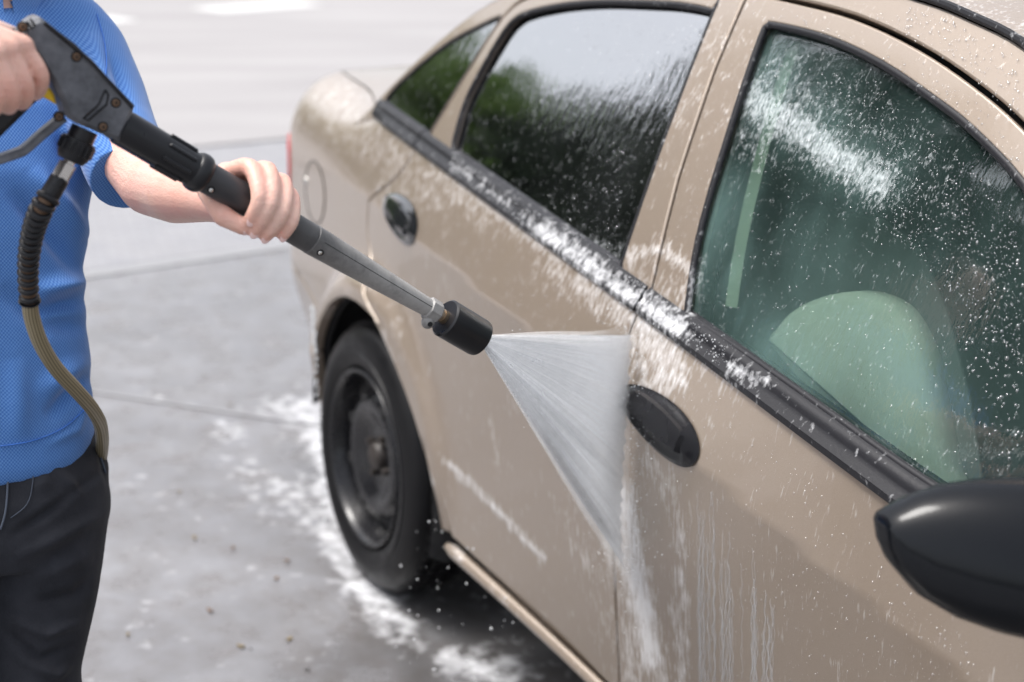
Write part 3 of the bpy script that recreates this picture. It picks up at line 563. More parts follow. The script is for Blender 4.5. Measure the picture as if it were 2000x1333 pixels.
for mir in (False, True):
    kw = dict(mirror=mir, h=.03 if mir else .014, gap=.0028)
    if not mir: kw.update(feats=PF, wets=PW)
    panel('door_frame', ffr, GS, PAINT, CAR, holes=[up(FG, 3)], **kw)
    panel('door_frame', rfr, GS, PAINT, CAR, holes=[up(RG, 3)], **kw)
    panel('body_frame', body_frame, GS, PAINT, CAR, holes=[up(QG, 3)], out=-.001, **{**kw, 'gap': .003})
    # dark inner lining behind frames and doors
    panel('inner_lining', ffr, GS, DARK, CAR, h=.04, holes=[inset(up(FG, 3), .004)], out=-.045, mirror=mir, gap=-.006, flange=.004)
    panel('inner_lining', rfr, GS, DARK, CAR, h=.04, holes=[inset(up(RG, 3), .004)], out=-.045, mirror=mir, gap=-.006, flange=.004)
    panel('inner_lining', body_frame, GS, DARK, CAR, h=.04, holes=[inset(up(QG, 3), .002)], out=-.045, mirror=mir, gap=-.004, flange=.004)
    low = belt(-2.3, .4, 30)+[(.40, .3)]+arch(0, 178, 2, 20, .0)+[(-.40, .24), (-2.05, .24)]
    panel('inner_lining', low, LS, DARK, CAR, h=.05, out=-.034, mirror=mir, gap=0., flange=.004)
    def pane(name, P, mat, feats, wets, depth, hh):
        panel(name, inset(up(P, 3), -.006), GS, mat, CAR, h=.04 if mir else hh, out=-depth, gap=0., flange=.001, rnd=.0005, mirror=mir, feats=() if mir else feats, wets=() if mir else wets)
    pane('window_pane', FG, GLASS_C if mir else GLASS_F, FGF, FGW, .012, .012); pane('window_pane', RG, GLASS_R, RGF, RGW, .012, .012); pane('window_pane', QG, GLASS_R, (), [([(760, 200), (970, 40)], 60, .25)], .006, .02)
    def seal(P, rad, seg=8, off=-.004):
        q = inset(resample(up(P, 4), .012), .001); N = surf_n(GS, q[:, 0], q[:, 1]); W = GS(q[:, 0], q[:, 1])+N*off
        if mir: W = W*np.array([-1, 1, 1])+np.array([CARX, 0, 0])
        n = len(W); V = []; A = []
        for i in range(n):
            t = W[(i+1) % n]-W[i-1]; t /= np.linalg.norm(t); nn = N[i]*np.array([-1 if mir else 1, 1, 1]); b = np.cross(t, nn)
            for k in range(seg): a = 2*pi*k/seg; V.append(W[i]+rad*(cos(a)*nn*.8+sin(a)*b))
        F = [(i*seg+k, ((i+1) % n)*seg+k, ((i+1) % n)*seg+(k+1) % seg, i*seg+(k+1) % seg) for i in range(n) for k in range(seg)]
        V = np.array(V); obj('window_seal', V, F, TRIM, CAR, attrs={'foam': np.zeros(len(V)) if mir else px_field(V, [([(1352, 610), (1362, 540)], 16, .5)])})
    seal(FG, .0060); seal(RG, .0055); seal(QG, .003)
    # belt mouldings: profile swept along the belt
    PROF = [(-.010, -.004), (-.007, .005), (.002, .0085), (.010, .0080), (.0135, .0062), (.016, .0060), (.019, .0068), (.024, .0055), (.029, .001), (.031, -.012), (-.010, -.012)]
    for nm, a, b in (('belt_moulding', -2.02, -1.0045), ('belt_moulding', -.9975, -.088), ('belt_moulding', -.082, .20)):
        ys = np.linspace(a, b, max(6, int((b-a)/.012))); V = []; 
        for y in ys:
            z0 = float(zb(y)); 
            for dz, o_ in PROF:
                x = min(float(xG(y, z0+dz)), float(xL(y, z0))+.36*dz if dz < .004 else 9)-o_-.001; V.append((x, y, z0+dz))
        V = np.array(V); k = len(PROF); F = [(i*k+j, (i+1)*k+j, (i+1)*k+(j+1) % k, i*k+(j+1) % k) for i in range(len(ys)-1) for j in range(k)]
        F += [tuple(range(k)), tuple((len(ys)-1)*k+j for j in range(k))[::-1]]
        if mir: V = V*np.array([-1, 1, 1])+np.array([CARX, 0, 0])
        fo = np.zeros(len(V)) if mir else px_field(V, [([(1060, 450), (1180, 545), (1240, 585), (1330, 640)], 26, .62), ([(890, 320), (1060, 445)], 20, .26), ([(1430, 720), (1500, 745)], 18, .42)])
        auto_sharp(obj(nm, V, F, TRIM, CAR, attrs={'foam': fo}), 40)

# roof, screens, deck, bonnet
def loft_rows(name, rows, mat, feats=None, nx=28, mats=None, sm=True, wet=0.):
    V = []; 
    for e, zt, yt in rows:            # e = near edge point, zt = bulge up, yt = bulge in y at the middle
        for i in range(nx+1):
            t = -1+2*i/nx; x = e[0]+(CARX-2*e[0])*i/nx; k = 1-abs(t)**2.6; V.append((x, e[1]+yt*k, e[2]+zt*k))
    n = nx+1; F = [(j*n+i, j*n+i+1, (j+1)*n+i+1, (j+1)*n+i) for j in range(len(rows)-1) for i in range(nx)]
    V = np.array(V); a = {'foam': px_field(V, feats) if feats else np.zeros(len(V)), 'wet': np.full(len(V), wet)}
    return obj(name, V, F, mat, CAR, attrs=a)
rl = spline(RAIL, 6)
def edge(y): z = np.interp(y, rl[:, 0], rl[:, 1]); return GS(np.array(y), np.array(z))
roof_y = np.concatenate([np.linspace(-1.50, -.32, 26)])
loft_rows('roof', [(edge(y)+np.array([.004, 0, -.002]), .055+.02*float(smooth(-1.5, -1.2, y)), -.10*float(smooth(-1.1, -1.5, y))+.06*float(smooth(-.6, -.32, y))) for y in roof_y], PAINT, feats=[([(1850, 0), (2000, 60)], 60, .2)], wet=.8)
loft_rows('windscreen', [(edge(y)+np.array([.004, 0, -.003]), .04+.03*t, -.10-.10*(1-t)) for t, y in zip(np.linspace(0, 1, 16), np.linspace(-2.18, -1.50, 16))], GLASS_C)
loft_rows('rear_window', [(edge(y)+np.array([.004, 0, -.003]), .075-.03*t, .06+.04*t) for t, y in zip(np.linspace(0, 1, 16), np.linspace(-.32, .27, 16))], GLASS_R)
for mir in (False, True):
    mb = MB(); W = [edge(y)+np.array([-.001, 0, .003]) for y in np.linspace(-1.62, -.30, 60)]
    if mir: W = [p*np.array([-1, 1, 1])+np.array([CARX, 0, 0]) for p in W]
    mb.tube(W, .0055, 8).build('roof_moulding', TRIM, CAR, attr='foam')
us = np.concatenate([np.linspace(.16, .6, 18), np.linspace(.62, U_TAIL-.02, 26)])
loft_rows('boot_lid', [(LS(np.array(u), zb(min(u, .7))-.0035)+np.array([0, 0, .0005]), .050*float(smooth(.93, .45, u)), 0) for u in us], PAINT, nx=44)
us = np.concatenate([np.linspace(-2.02, -2.75, 18), np.linspace(-2.8, U_NOSE+.02, 24)])
loft_rows('bonnet', [(LS(np.array(u), zb(max(u, -2.9))), .11*float(smooth(-3.4, -2.5, u)), 0) for u in us], PAINT, nx=36)
for mir in (False, True):
    mb = MB(); q = [(.725, .83), (.76, .86), (.95, .87), (1.02, .86), (1.02, .76), (.95, .70), (.78, .69), (.73, .71), (.715, .77)]
    panel('tail_lamp', q, LS, REDL, CAR, h=.03, out=.006, gap=0, mirror=mir); 
    q = [(-2.86, .72), (-2.95, .75), (-3.2, .74), (-3.3, .70), (-3.28, .60), (-3.1, .57), (-2.95, .6)]
    panel('headlamp', q, LS, STEEL, CAR, h=.04, out=.006, gap=0, mirror=mir)
    # sill rail
    W = []; R_ = []
    for y in np.linspace(-2.06, -.375, 60):
        W.append((float(LS(np.array(y), np.array(.27))[0])+.004, y, .250))
    W = np.array(W); 
    if mir: W = W*np.array([-1, 1, 1])+np.array([CARX, 0, 0])
    mb = MB().tube(W, [.008]+[.0135]*(len(W)-2)+[.008], 14); o = mb.build('sill', PAINT, CAR)
    o.data.attributes.new('foam', 'FLOAT', 'POINT').data.foreach_set('value', px_field(np.array(mb.v), [([(878, 1045), (900, 1080)], 18, .5), ([(960, 1150), (1010, 1210)], 10, .3)]).astype(np.float32)) if not mir else None
mb = MB(); mb.box((.85, -1.22, .25), ((1, 0, 0), (0, 1, 0), (0, 0, 1)), (.70, .84, .04)); mb.box((.85, -1.25, .40), ((1, 0, 0), (0, 1, 0), (0, 0, 1)), (.68, .75, .02)); mb.box((.85, .55, .40), ((1, 0, 0), (0, 1, 0), (0, 0, 1)), (.62, .18, .12)); mb.build('underbody', DARK, CAR)
# fuel flap: ring groove and hinge dimple
th = np.linspace(0, 2*pi, 49)[:-1]; fc = (.475, .772); frr = (.085, .073)
mb = MB(); P = [LS(np.array(fc[0]+frr[0]*cos(a)), np.array(fc[1]+frr[1]*sin(a)))+np.array([-.0005, 0, 0]) for a in th]
mb.tube(P+[P[0]], .0014, 6, caps=False); mb.build('fuel_flap_gap', DARK, CAR)
panel('fuel_flap', [(fc[0]+(frr[0]-.003)*cos(a), fc[1]+(frr[1]-.003)*sin(a)) for a in th], LS, PAINT, CAR, h=.02, out=.0012, gap=0)
MB().ell(LS(np.array(.552), np.array(.782))-np.array([.001, 0, 0]), np.eye(3), (.006, .012, .012)).build('flap_catch', STEEL, CAR)

HUBM = simple('dirty_hub', (.028, .022, .019), .5, var=.5, vscale=60)
# wheels
def wheel(cx, cy, side, root_copy=None):
    """side -1: outer face towards -x"""
    s = side; c = np.array([cx, cy, .2925])
    def lathe(mb, prof, seg=64, closed=True):
        V = []; 
        for k in range(seg):
            a = 2*pi*k/seg
            for (o_, r) in prof: V.append(c+np.array([s*o_, r*cos(a), r*sin(a)]))
        n = len(prof); F = [(k*n+j, k*n+j+1, ((k+1) % seg)*n+j+1, ((k+1) % seg)*n+j) for k in range(seg) for j in range(n-1)]
        mb.add(V, F); return mb
    disc = [(-.055, .176), (-.058, .165), (-.052, .15), (-.030, .135), (-.022, .12), (-.024, .10), (-.040, .082), (-.046, .06), (-.046, .034), (-.046, .001)]
    w_ = lathe(MB(), disc).build('wheel', WHEELB, CAR, sharp=0)
    tp = [(-.165, .198), (-.166, .25), (-.15, .282), (-.135, .2905), (-.118, .2925), (-.117, .286), (-.113, .286), (-.112, .2925), (-.088, .2925), (-.087, .286), (-.083, .286), (-.082, .2925), (-.058, .2925), (-.057, .286), (-.053, .286), (-.052, .2925), (-.034, .2915), (-.020, .286), (-.010, .276), (-.004, .262), (.002, .246), (.002, .236), (.005, .234), (.004, .222), (-.002, .208), (-.008, .199), (-.02, .192)]
    t_ = lathe(MB(), tp, 96); 
    for k in range(60):                      # tread blocks' cross grooves
        a = 2*pi*k/60
        for o_ in (-.127, -.10, -.07, -.043): t_.box(c+np.array([s*o_, .2925*cos(a), .2925*sin(a)]), ((1, 0, 0), (0, -sin(a), cos(a)), (0, cos(a), sin(a))), (.009, .0115, .0022))
    t_.build('tyre', RUBBER, w_, sharp=50)
    rim = [(-.02, .1935), (-.004, .1955), (.001, .192), (-.003, .187), (-.014, .184), (-.022, .181), (-.05, .177), (-.10, .16), (-.15, .165)]
    lathe(MB(), rim).build('rim', WHEELB, w_, sharp=0)
    for k in range(8):
        a = 2*pi*(k+.5)/8; p = c+np.array([s*-.0245, .128*cos(a), .128*sin(a)])
        MB().ell(p, ((s, 0, 0), (0, -sin(a), cos(a)), (0, cos(a), sin(a))), (.004, .017, .012)).build('vent_hole', DARK, w_, sharp=0)
    lathe(MB(), [(-.046, .033), (-.030, .031), (-.026, .026), (-.025, .001)], 24).build('hub_cap', HUBM, w_, sharp=0)
    for k in range(4):
        a = 2*pi*k/4+.4; p = c+np.array([s*-.046, .049*cos(a), .049*sin(a)])
        MB().tube([p, p+np.array([s*.014, 0, 0])], .0085, 6).build('wheel_bolt', HUBM, w_, sharp=30)
    return w_
wheel(.022, .002, -1); wheel(CARX-.022, .002, 1); wheel(.022, -2.44, -1); wheel(CARX-.022, -2.44, 1)
for k, (ay, az, ar) in enumerate(ARCH):
    for s in (0, 1):
        V = []; F = []; n = 40; prof = [(.035, ar+.006), (.06, ar+.03), (.30, ar+.03), (.30, .05)]
        for i in range(n+1):
            a = radians(-16+198*i/n)
            for (x, r) in prof: V.append((x if s == 0 else CARX-x, ay-r*cos(a), max(.1, az+r*sin(a))))
        m_ = len(prof); F = [(i*m_+j, (i+1)*m_+j, (i+1)*m_+j+1, i*m_+j+1) for i in range(n) for j in range(m_-1)]
        obj('arch_liner', V, F, DARK, CAR)

# door handles: an oval dome with a scooped finger well, a flap and a lock
def handle(yc, zc_, L=.107, H=.038, tilt=.12, lock=True, mat_=None):
    mat_ = mat_ or GLOSSB
    def loc(a, b):          # a towards the rear (+), b up, unit oval coordinates
        aa = a*L; bb = b*H; y = yc+aa*cos(tilt)-bb*sin(tilt); z = zc_+aa*sin(tilt)+bb*cos(tilt); return y, z
    V = []; nr, ns = 16, 64
    for j in range(nr+1):
        r = j/nr
        for i in range(ns):
            t = 2*pi*i/ns; a = r*cos(t); b = r*sin(t)*(1-.18*a); hgt = .012*(1-r**3.2)-.0005
            well = float(smooth(1., .55, hypot((a+.12)/.62, (b+.36)/.42)**2)); hgt = max(hgt-.024*well, .0012)
            y, z = loc(a, b); p = LS(np.array(y), np.array(z)); n = surf_n(LS, np.array(y), np.array(z)); V.append(p+n*(hgt+.001))
    F = [(j*ns+i, j*ns+(i+1) % ns, (j+1)*ns+(i+1) % ns, (j+1)*ns+i) for j in range(nr) for i in range(ns)]
    h_ = obj('door_handle', V, F, mat_, CAR, attrs={'foam': np.zeros(len(V))})
    V = []; F = []; nu, nv = 26, 9
    for j in range(nv+1):
        for i in range(nu+1):
            a = -.70+1.30*i/nu; e = sqrt(max(0, 1-(a/.92)**2)); b0 = -.22+.10*a; b1 = .74*e; b = b0+(b1-b0)*j/nv
            y, z = loc(a, b); p = LS(np.array(y), np.array(z)); n = surf_n(LS, np.array(y), np.array(z))
            hgt = .0115*(1-hypot(a, b)**3.)+.0062-(.008 if i in (0, nu) else 0)-(.008 if j == nv else 0); V.append(p+n*hgt)
    k = nu+1; F = [(j*k+i, j*k+i+1, (j+1)*k+i+1, (j+1)*k+i) for j in range(nv) for i in range(nu)]
    lip = len(V); 
    for i in range(nu+1): V.append(V[i]+np.array([.012, 0, .002]))
    F += [(i, i+1, lip+i+1, lip+i) for i in range(nu)]
    auto_sharp(obj('grip_flap', V, F, mat_, h_, attrs={'foam': np.zeros(len(V))}), 40)
    if lock:
        y, z = loc(.72, -.18); p = LS(np.array(y), np.array(z)); n = surf_n(LS, np.array(y), np.array(z))
        MB().tube([p, p+n*.0135, p+n*.0145], [.0085, .0085, .007], 20).build('lock_cylinder', simple_lock, h_)
simple_lock = simple('lock_grey', (.16, .16, .17), .35, metal=.4)
handle(-1.131, .798, tilt=.10); handle(-.120, .855, L=.105, H=.040, tilt=.10, lock=False, mat_=simple('wet_gloss_black', (.015, .016, .018), .08, coat=1., var=.1))

# mirror: swept shell built from sections between its tip and its foot
def wing_mirror():
    S_ = [(1727, 1027, 1030), (1732, 1012, 1068), (1748, 1000, 1108), (1790, 973, 1160), (1850, 952, 1196), (1925, 941, 1222), (2000, 937, 1240), (2090, 940, 1250), (2180, 955, 1240), (2250, 985, 1205), (2285, 1030, 1150)]
    mb = MB(); V = []; ns = 28
    back = np.array([.12, .99, 0.]); 
    for i, (x, y0, y1) in enumerate(S_):
        c = at(x, (y0+y1)/2, 1.37); half = (y1-y0)/2*1.37/FPX; th_ = .060*min(1, sqrt(max(1e-3, (x-1720)/230)))*(1 if x < 2200 else .8)
        for k in range(ns):
            a = 2*pi*k/ns; f_ = cos(a); h_ = sin(a)
            dep = -th_*max(0, f_)**.8 if f_ > 0 else .018*min(1, -f_*3)
            V.append(c+back*dep+CU*half*h_*(1 if f_ > -.5 else .99))
    n = len(S_); F = [(i*ns+k, (i+1)*ns+k, (i+1)*ns+(k+1) % ns, i*ns+(k+1) % ns) for i in range(n-1) for k in range(ns)]+[tuple(range(ns)), tuple((n-1)*ns+k for k in range(ns))[::-1]]
    mb.add(V, F); o = mb.build('wing_mirror', MIRRORB, CAR, sharp=0)
    c = at(2010, 1092, 1.37)+back*.020
    MB().ell(c, (CR, CU, back), (.105, .06, .003), 28, 8).build('mirror_glass', STEEL, o)
    p = at(2220, 1130, 1.37); MB().tube([p, p*.5+np.array([.045, -1.93, .93])*.5, (.055, -1.93, .92)], [.03, .028, .04], 14).build('mirror_arm', MIRRORB, o)
wing_mirror()

# interior
def seat(xc_, name='front_seat', yb=-1.16):
    """front seat facing -y, cushion at yb"""
    mb = MB(); rows = []
    prof = [(.02, .34, .19, .05), (.05, .42, .235, .075), (.10, .56, .245, .085), (.17, .72, .245, .085), (.23, .86, .225, .075), (.27, .96, .19, .06), (.29, 1.01, .12, .045), (.295, 1.025, .03, .02)]
    V = []; ns = 24
    for (y, z, hw, hd) in prof:
        for k in range(ns):
            a = 2*pi*k/ns; ca, sa = cos(a), sin(a); V.append((xc_+hw*np.sign(ca)*abs(ca)**.55, yb+y+hd*np.sign(sa)*abs(sa)**.7-.03*abs(ca)**3*(sa < 0), z))
    n = len(prof); F = [(i*ns+k, i*ns+(k+1) % ns, (i+1)*ns+(k+1) % ns, (i+1)*ns+k) for i in range(n-1) for k in range(ns)]+[tuple(range(ns)), tuple((n-1)*ns+k for k in range(ns))]
    mb.add(V, F); b = mb.build('seat', SEAT, CAR, sharp=0)
    mb = MB(); mb.ell((xc_, yb-.22, .42), np.eye(3), (.25, .30, .085), 24, 12); mb.build('seat_cushion', SEAT, b, sharp=0)
    mb = MB(); mb.ell((xc_, yb+.31, 1.12), np.eye(3), (.13, .055, .085), 20, 10); mb.tube([(xc_-.05, yb+.30, .98), (xc_-.05, yb+.31, 1.1)], .006, 8); mb.tube([(xc_+.05, yb+.30, .98), (xc_+.05, yb+.31, 1.1)], .006, 8); mb.build('headrest', SEAT, b, sharp=0)
    return b
s1 = seat(.45); seat(CARX-.45)
mb = MB(); mb.box((.85, -.35, .42), np.eye(3), (.60, .25, .08)); mb.box((.85, -.02, .72), ((1, 0, 0), (0, .97, .24), (0, -.24, .97)), (.60, .07, .30)); mb.build('rear_bench', SEAT, CAR)
mb = MB(); mb.box((.85, -1.98, .82), np.eye(3), (.66, .14, .10)); mb.build('dashboard', DARK, CAR)
mb = MB(); n = 40; P = [(CARX-.45+.18*cos(2*pi*i/n), -1.72+.07*sin(2*pi*i/n), .86+.165*sin(2*pi*i/n)) for i in range(n+1)]; mb.tube(P, .014, 10, caps=False); mb.tube([(CARX-.45, -1.72, .86), (CARX-.45, -1.95, .78)], .03, 12); mb.build('steering_wheel', BLACK, CAR)

# seat belt inside the near front window
mb = MB(); pts = [hit(lambda y, z: xG(y, z)+.07, *q) for q in ((1560, 60), (1518, 190), (1480, 330), (1448, 470), (1428, 600))]
P = spline(pts, 6); V = []; F = []
for i, p in enumerate(P):
    t = P[min(i+1, len(P)-1)]-P[max(i-1, 0)]; t /= np.linalg.norm(t); b = np.cross(t, CF); b /= np.linalg.norm(b)
    for s, d in ((-1, 0), (1, 0), (1, .002), (-1, .002)): V.append(p+b*s*.0085+CF*d)
n = len(P); F = [(i*4+k, (i+1)*4+k, (i+1)*4+(k+1) % 4, i*4+(k+1) % 4) for i in range(n-1) for k in range(4)]+[(0, 1, 2, 3), (4*n-1, 4*n-2, 4*n-3, 4*n-4)]
mb.add(V, F).build('seat_belt', BELTM, CAR)
# skylight on the seat's near flank, painted as a pale panel
lit_outline = spline([hit(lambda y, z: .19+0*y, *q) for q in ((1505, 690), (1508, 640), (1560, 595), (1650, 572), (1735, 600), (1785, 680), (1808, 780), (1830, 905), (1850, 990), (1700, 900))], 5, closed=True)
mb = MB(); mb.prism(lit_outline, (.05, 0, 0), .012); lit_obj = mb.build('seat_lit_panel', SEAT_LIT, CAR, sharp=0)

# ================================================================== trees mirrored in the windows
def tree(name, label, x, y, h, r, leaf, nleaf, seed, cat='tree', group=None, low=.25, size=.11):
    rg = np.random.default_rng(seed); root = empty(name, (x, y, 0)); tag(root, label, cat, group)
    mb = MB(); top = np.array([x+rg.normal(0, .15), y+rg.normal(0, .15), h*.75])
    tp = spline([(x, y, -.05), (x+rg.normal(0, .06), y+rg.normal(0, .06), h*.2), (x+rg.normal(0, .15), y+rg.normal(0, .15), h*.45), top], 4)
    r0 = .035*h*.55+.03; mb.tube(tp, list(np.linspace(r0, r0*.25, len(tp))), 10)
    cl = []
    for k in range(11):
        b = tp[int(len(tp)*(.3+.6*rg.random()))]; a = rg.random()*2*pi; e = np.array([x+cos(a)*r*(.5+.45*rg.random()), y+sin(a)*r*(.5+.45*rg.random()), h*(low+.1+(.85-low)*rg.random())])
        mb.tube(spline([b, (b+e)/2+np.array([0, 0, .12*r]), e], 4), list(np.linspace(r0*.3, r0*.06, 9)), 6); cl.append((e, r*(.30+.25*rg.random())))
    mb.build('trunk', BARK, root)
    for k in range(26):
        a = rg.random()*2*pi; zz = low+(1-low)*rg.random(); rr = r*sqrt(max(.05, 1-((zz-.55)/.5)**2))*sqrt(rg.random())*.85
        cl.append((np.array([x+cos(a)*rr, y+sin(a)*rr, h*zz*.95]), r*(.22+.22*rg.random())))
    n = nleaf; ci = rg.integers(0, len(cl), n); C0 = np.array([c[0] for c in cl])[ci]; RR = np.array([c[1] for c in cl])[ci]
    d = rg.normal(size=(n, 3)); d /= np.linalg.norm(d, axis=1)[:, None]; P = C0+d*(RR*(.55+.5*rg.random(n)))[:, None]*np.array([1, 1, .8])
    P[:, 2] = np.clip(P[:, 2], .12, h)
    t = rg.normal(size=(n, 3)); t /= np.linalg.norm(t, axis=1)[:, None]; b = np.cross(t, rg.normal(size=(n, 3))); b /= np.linalg.norm(b, axis=1)[:, None]; s = size*(.6+.8*rg.random(n))[:, None]
    V = np.stack([P-t*s, P+b*s*.45, P+t*s, P-b*s*.45], 1).reshape(-1, 3); F = np.arange(4*n).reshape(n, 4)
    o = obj('crown', V, F, leaf, root, sm=False); return root
def polar(az, dist): a = radians(az); return -dist*sin(a), -.4+dist*cos(a)
TG = 'trees standing off to the left of the car'
for k, (az, dist, h, r, lf, nm, lab) in enumerate((
    (15, 17, 5.0, 2.3, LEAF_G, 'broadleaf_tree', 'low bright green tree mirrored in the rear quarter glass'),
    (21, 16, 4.9, 2.2, LEAF_G, 'broadleaf_tree', 'bright green bushy tree mirrored low in the rear door window'),
    (26, 15, 4.4, 1.7, LEAF_G, 'broadleaf_tree', 'small green tree mirrored in the middle of the rear door window'),
    (31, 11, 4.7, 1.5, LEAF_D, 'evergreen_tree', 'dark evergreen mirrored by the front edge of the rear door window'),
    (37, 14, 8.5, 2.0, LEAF_D, 'tall_tree', 'tall dark tree mirrored at the back of the front door window'),
    (46, 14, 8.5, 2.2, LEAF_D, 'tall_tree', 'tall dark tree mirrored in the middle of the front door window'),
    (58, 14, 8.5, 2.2, LEAF_D, 'tall_tree', 'tall dark tree mirrored at the front of the front door window'))):
    x, y = polar(az, dist); tree(nm, lab, x, y, h, r, lf, 9000, 40+k, group=TG, low=.10 if h < 6 else .12, size=.13 if h < 6 else .2)
def hedge(az0, az1, dist, h, label):
    a = polar(az0, dist); b = polar(az1, dist); rg = np.random.default_rng(9); n = 9000
    root = empty('hedge', (a[0], a[1], 0)); tag(root, label, 'hedge')
    t = rg.random(n); P = np.stack([a[0]+(b[0]-a[0])*t+rg.normal(0, .35, n), a[1]+(b[1]-a[1])*t+rg.normal(0, .35, n), h*rg.random(n)**.8*(.85+.15*np.sin(t*23))+.05], -1)
    q = rg.normal(size=(n, 3)); q /= np.linalg.norm(q, axis=1)[:, None]; w_ = np.cross(q, rg.normal(size=(n, 3))); w_ /= np.linalg.norm(w_, axis=1)[:, None]; s = .16
    V = np.stack([P-q*s, P+w_*s*.5, P+q*s, P-w_*s*.5], 1).reshape(-1, 3); V[:, 2] = np.maximum(V[:, 2], .01)
    obj('foliage', V, np.arange(4*n).reshape(n, 4), LEAF_D, root, sm=False)
    mb = MB()
    for k in range(14):
        tt = k/13; p = np.array([a[0]+(b[0]-a[0])*tt, a[1]+(b[1]-a[1])*tt, 0]); mb.tube([p, p+np.array([0, 0, h*.8])], [.03, .012], 6)
    mb.build('stems', BARK, root)
hedge(24, 62, 11, 1.6, 'dark clipped hedge mirrored low in the car windows')

# ================================================================== spray gun
G0 = at(228, 243, 1.42+.34*(228-60)/845); G1 = at(905, 642, 1.76); E1 = (G1-G0)/np.linalg.norm(G1-G0)
_vc = CAMC-(G0+G1)/2; EC = _vc-E1*(_vc@E1); EC /= np.linalg.norm(EC); E2 = np.cross(EC, E1); E2 = E2 if E2[2] > 0 else -E2
def gp(px, py, off=0.):
    r = ray(px, py); t = ((G0+EC*off-CAMC)@EC)/(r@EC); return CAMC+r*t
def gs(px, py): return float((gp(px, py)-G0)@E1)
def gax(s, t=0., c=0.): return G0+E1*s+E2*t+EC*c
GUN = empty('pressure_washer_gun', tuple(gp(130, 150))); tag(GUN, 'black trigger gun with long worn lance held in both hands', 'spray gun')
body_px = [(23, 61), (36, 42), (53, 30), (63, 27), (78, 38), (120, 72), (162, 108), (205, 155), (242, 197), (243, 203), (215, 266), (173, 248), (130, 230), (112, 216), (103, 186), (89, 157), (60, 110)]
mb = MB(); mb.prism([gp(*p, off=-.019) for p in body_px], EC*.038, .0045); mb.build('housing', GUNP, GUN, sharp=30)
mb = MB(); mb.prism([gp(*p, off=-.0195) for p in [(70, 34), (128, 77), (243, 196), (236, 203), (160, 118), (66, 40)]], EC*.0415, .003); mb.build('top_rail', BLACK, GUN, sharp=30)
mb = MB(); mb.prism([gp(*p, off=-.015) for p in [(30, 66), (80, 140), (62, 190), (-50, 300), (-125, 268), (-60, 150), (-5, 85)]], EC*.030, .006); mb.build('grip', BLACK, GUN, sharp=30)
mb = MB(); mb.prism([gp(*p, off=-.006) for p in [(70, 150), (92, 168), (102, 184), (105, 202), (92, 194), (66, 180)]], EC*.012, .002); mb.build('trigger', YELLOW, GUN, sharp=30)
mb = MB(); gl = spline([(120, 226), (80, 258), (46, 288), (28, 297), (-20, 312), (-85, 322)], 3)
q0 = []; q1 = []
for i, p in enumerate(gl):
    t = gl[min(i+1, len(gl)-1)]-gl[max(i-1, 0)]; n = np.array([-t[1], t[0]])/np.linalg.norm(t); q0.append(p+n*8.5); q1.append(p-n*8.5)
mb.prism([gp(*p, off=-.008) for p in q0+q1[::-1]], EC*.016, .002); mb.build('trigger_guard', GUNP, GUN, sharp=30)
for (x, y) in ((44, 53), (149, 111), (226, 201), (201, 248), (115, 228)):
    p = gp(x, y, .0192 if (x, y) != (115, 228) else .0085)
    o = MB().tube([p-EC*.002, p+EC*.0008], .0052, 18).build('screw_well', DARK, GUN); MB().tube([p, p+EC*.0016, p+EC*.0022], [.0038, .0038, .003], 16).build('screw', RUST, o); MB().tube([p+EC*.002, p+EC*.0026], .0013, 6).build('screw_socket', DARK, o)
ch = [(206, 176), (212, 186), (208, 205), (172, 236), (163, 232), (192, 206), (206, 176)]
MB().tube([gp(*p, off=.0195) for p in ch], .0011, 6).build('chevron_relief', BLACK, GUN, sharp=0)
for pl in ([(24, 55), (34, 66), (42, 62)], [(52, 42), (62, 56), (68, 50), (59, 37)]): MB().tube([gp(*p, off=.0195) for p in pl], .0012, 6).build('relief_line', BLACK, GUN, sharp=0)
def lathe_axis(prof, seg=40, jit=0.): return [gax(s) for s, r in prof], [r for s, r in prof]
s_a, s_b, s_c, s_d = gs(232, 245), gs(388, 337), gs(606, 466), gs(840, 604)
mb = MB(); pr = [(s_a-.012, .0150), (s_a, .0150), (s_a+.001, .0182), (s_a+.004, .0190), (s_b-.03, .0187), (s_b-.008, .0182), (s_b-.006, .016)]
mb.tube(*lathe_axis(pr), seg=40)
for k in range(8):
    a = 2*pi*k/8+.25; u = E2*cos(a)+EC*sin(a); p0 = gax(s_a+.05)+u*.0186; p1 = gax(s_b-.014)+u*.0182
    mb.tube([p0, p0+(p1-p0)*.03+u*.0006, p1-(p1-p0)*.03+u*.0006, p1], [.0010, .0024, .0024, .0010], 8)
mb.build('front_grip', BLACK, GUN, sharp=40)
MB().tube(*lathe_axis([(s_a-.0065, .0164), (s_a-.004, .0168), (s_a-.0015, .0164)]), seg=32).build('collar_ring', BRASS, GUN)
tor = [(s_b-.009+.009*(1-cos(a)), .0165+.0052*sin(a)) for a in np.linspace(0, pi, 9)]
MB().tube(*lathe_axis(tor), seg=40).build('guard_ring', BLACK, GUN, sharp=0)
wn = lambda s: float(smooth(s_b+.05, s_d-.03, s))*.95+.06
pr = [(s, .0168) for s in np.linspace(s_b-.004, s_c, 10)]
mb = MB(); mb.tube([gax(s) for s, r in pr], [r for s, r in pr], 40, worn=[wn(s)*.55 for s, r in pr]); mb.build('lance_sleeve', LANCE, GUN, attr='worn')
pr = [(s_c+.0005, .0158), (s_c+.002, .0172)]+[(s, .0172-.0064*((s-s_c)/(s_d-s_c))**1.15) for s in np.linspace(s_c+.01, s_d, 16)]
mb = MB(); mb.tube([gax(s) for s, r in pr], [r for s, r in pr], 40, worn=[wn(s) for s, r in pr]); mb.build('lance_tube', LANCE, GUN, attr='worn')
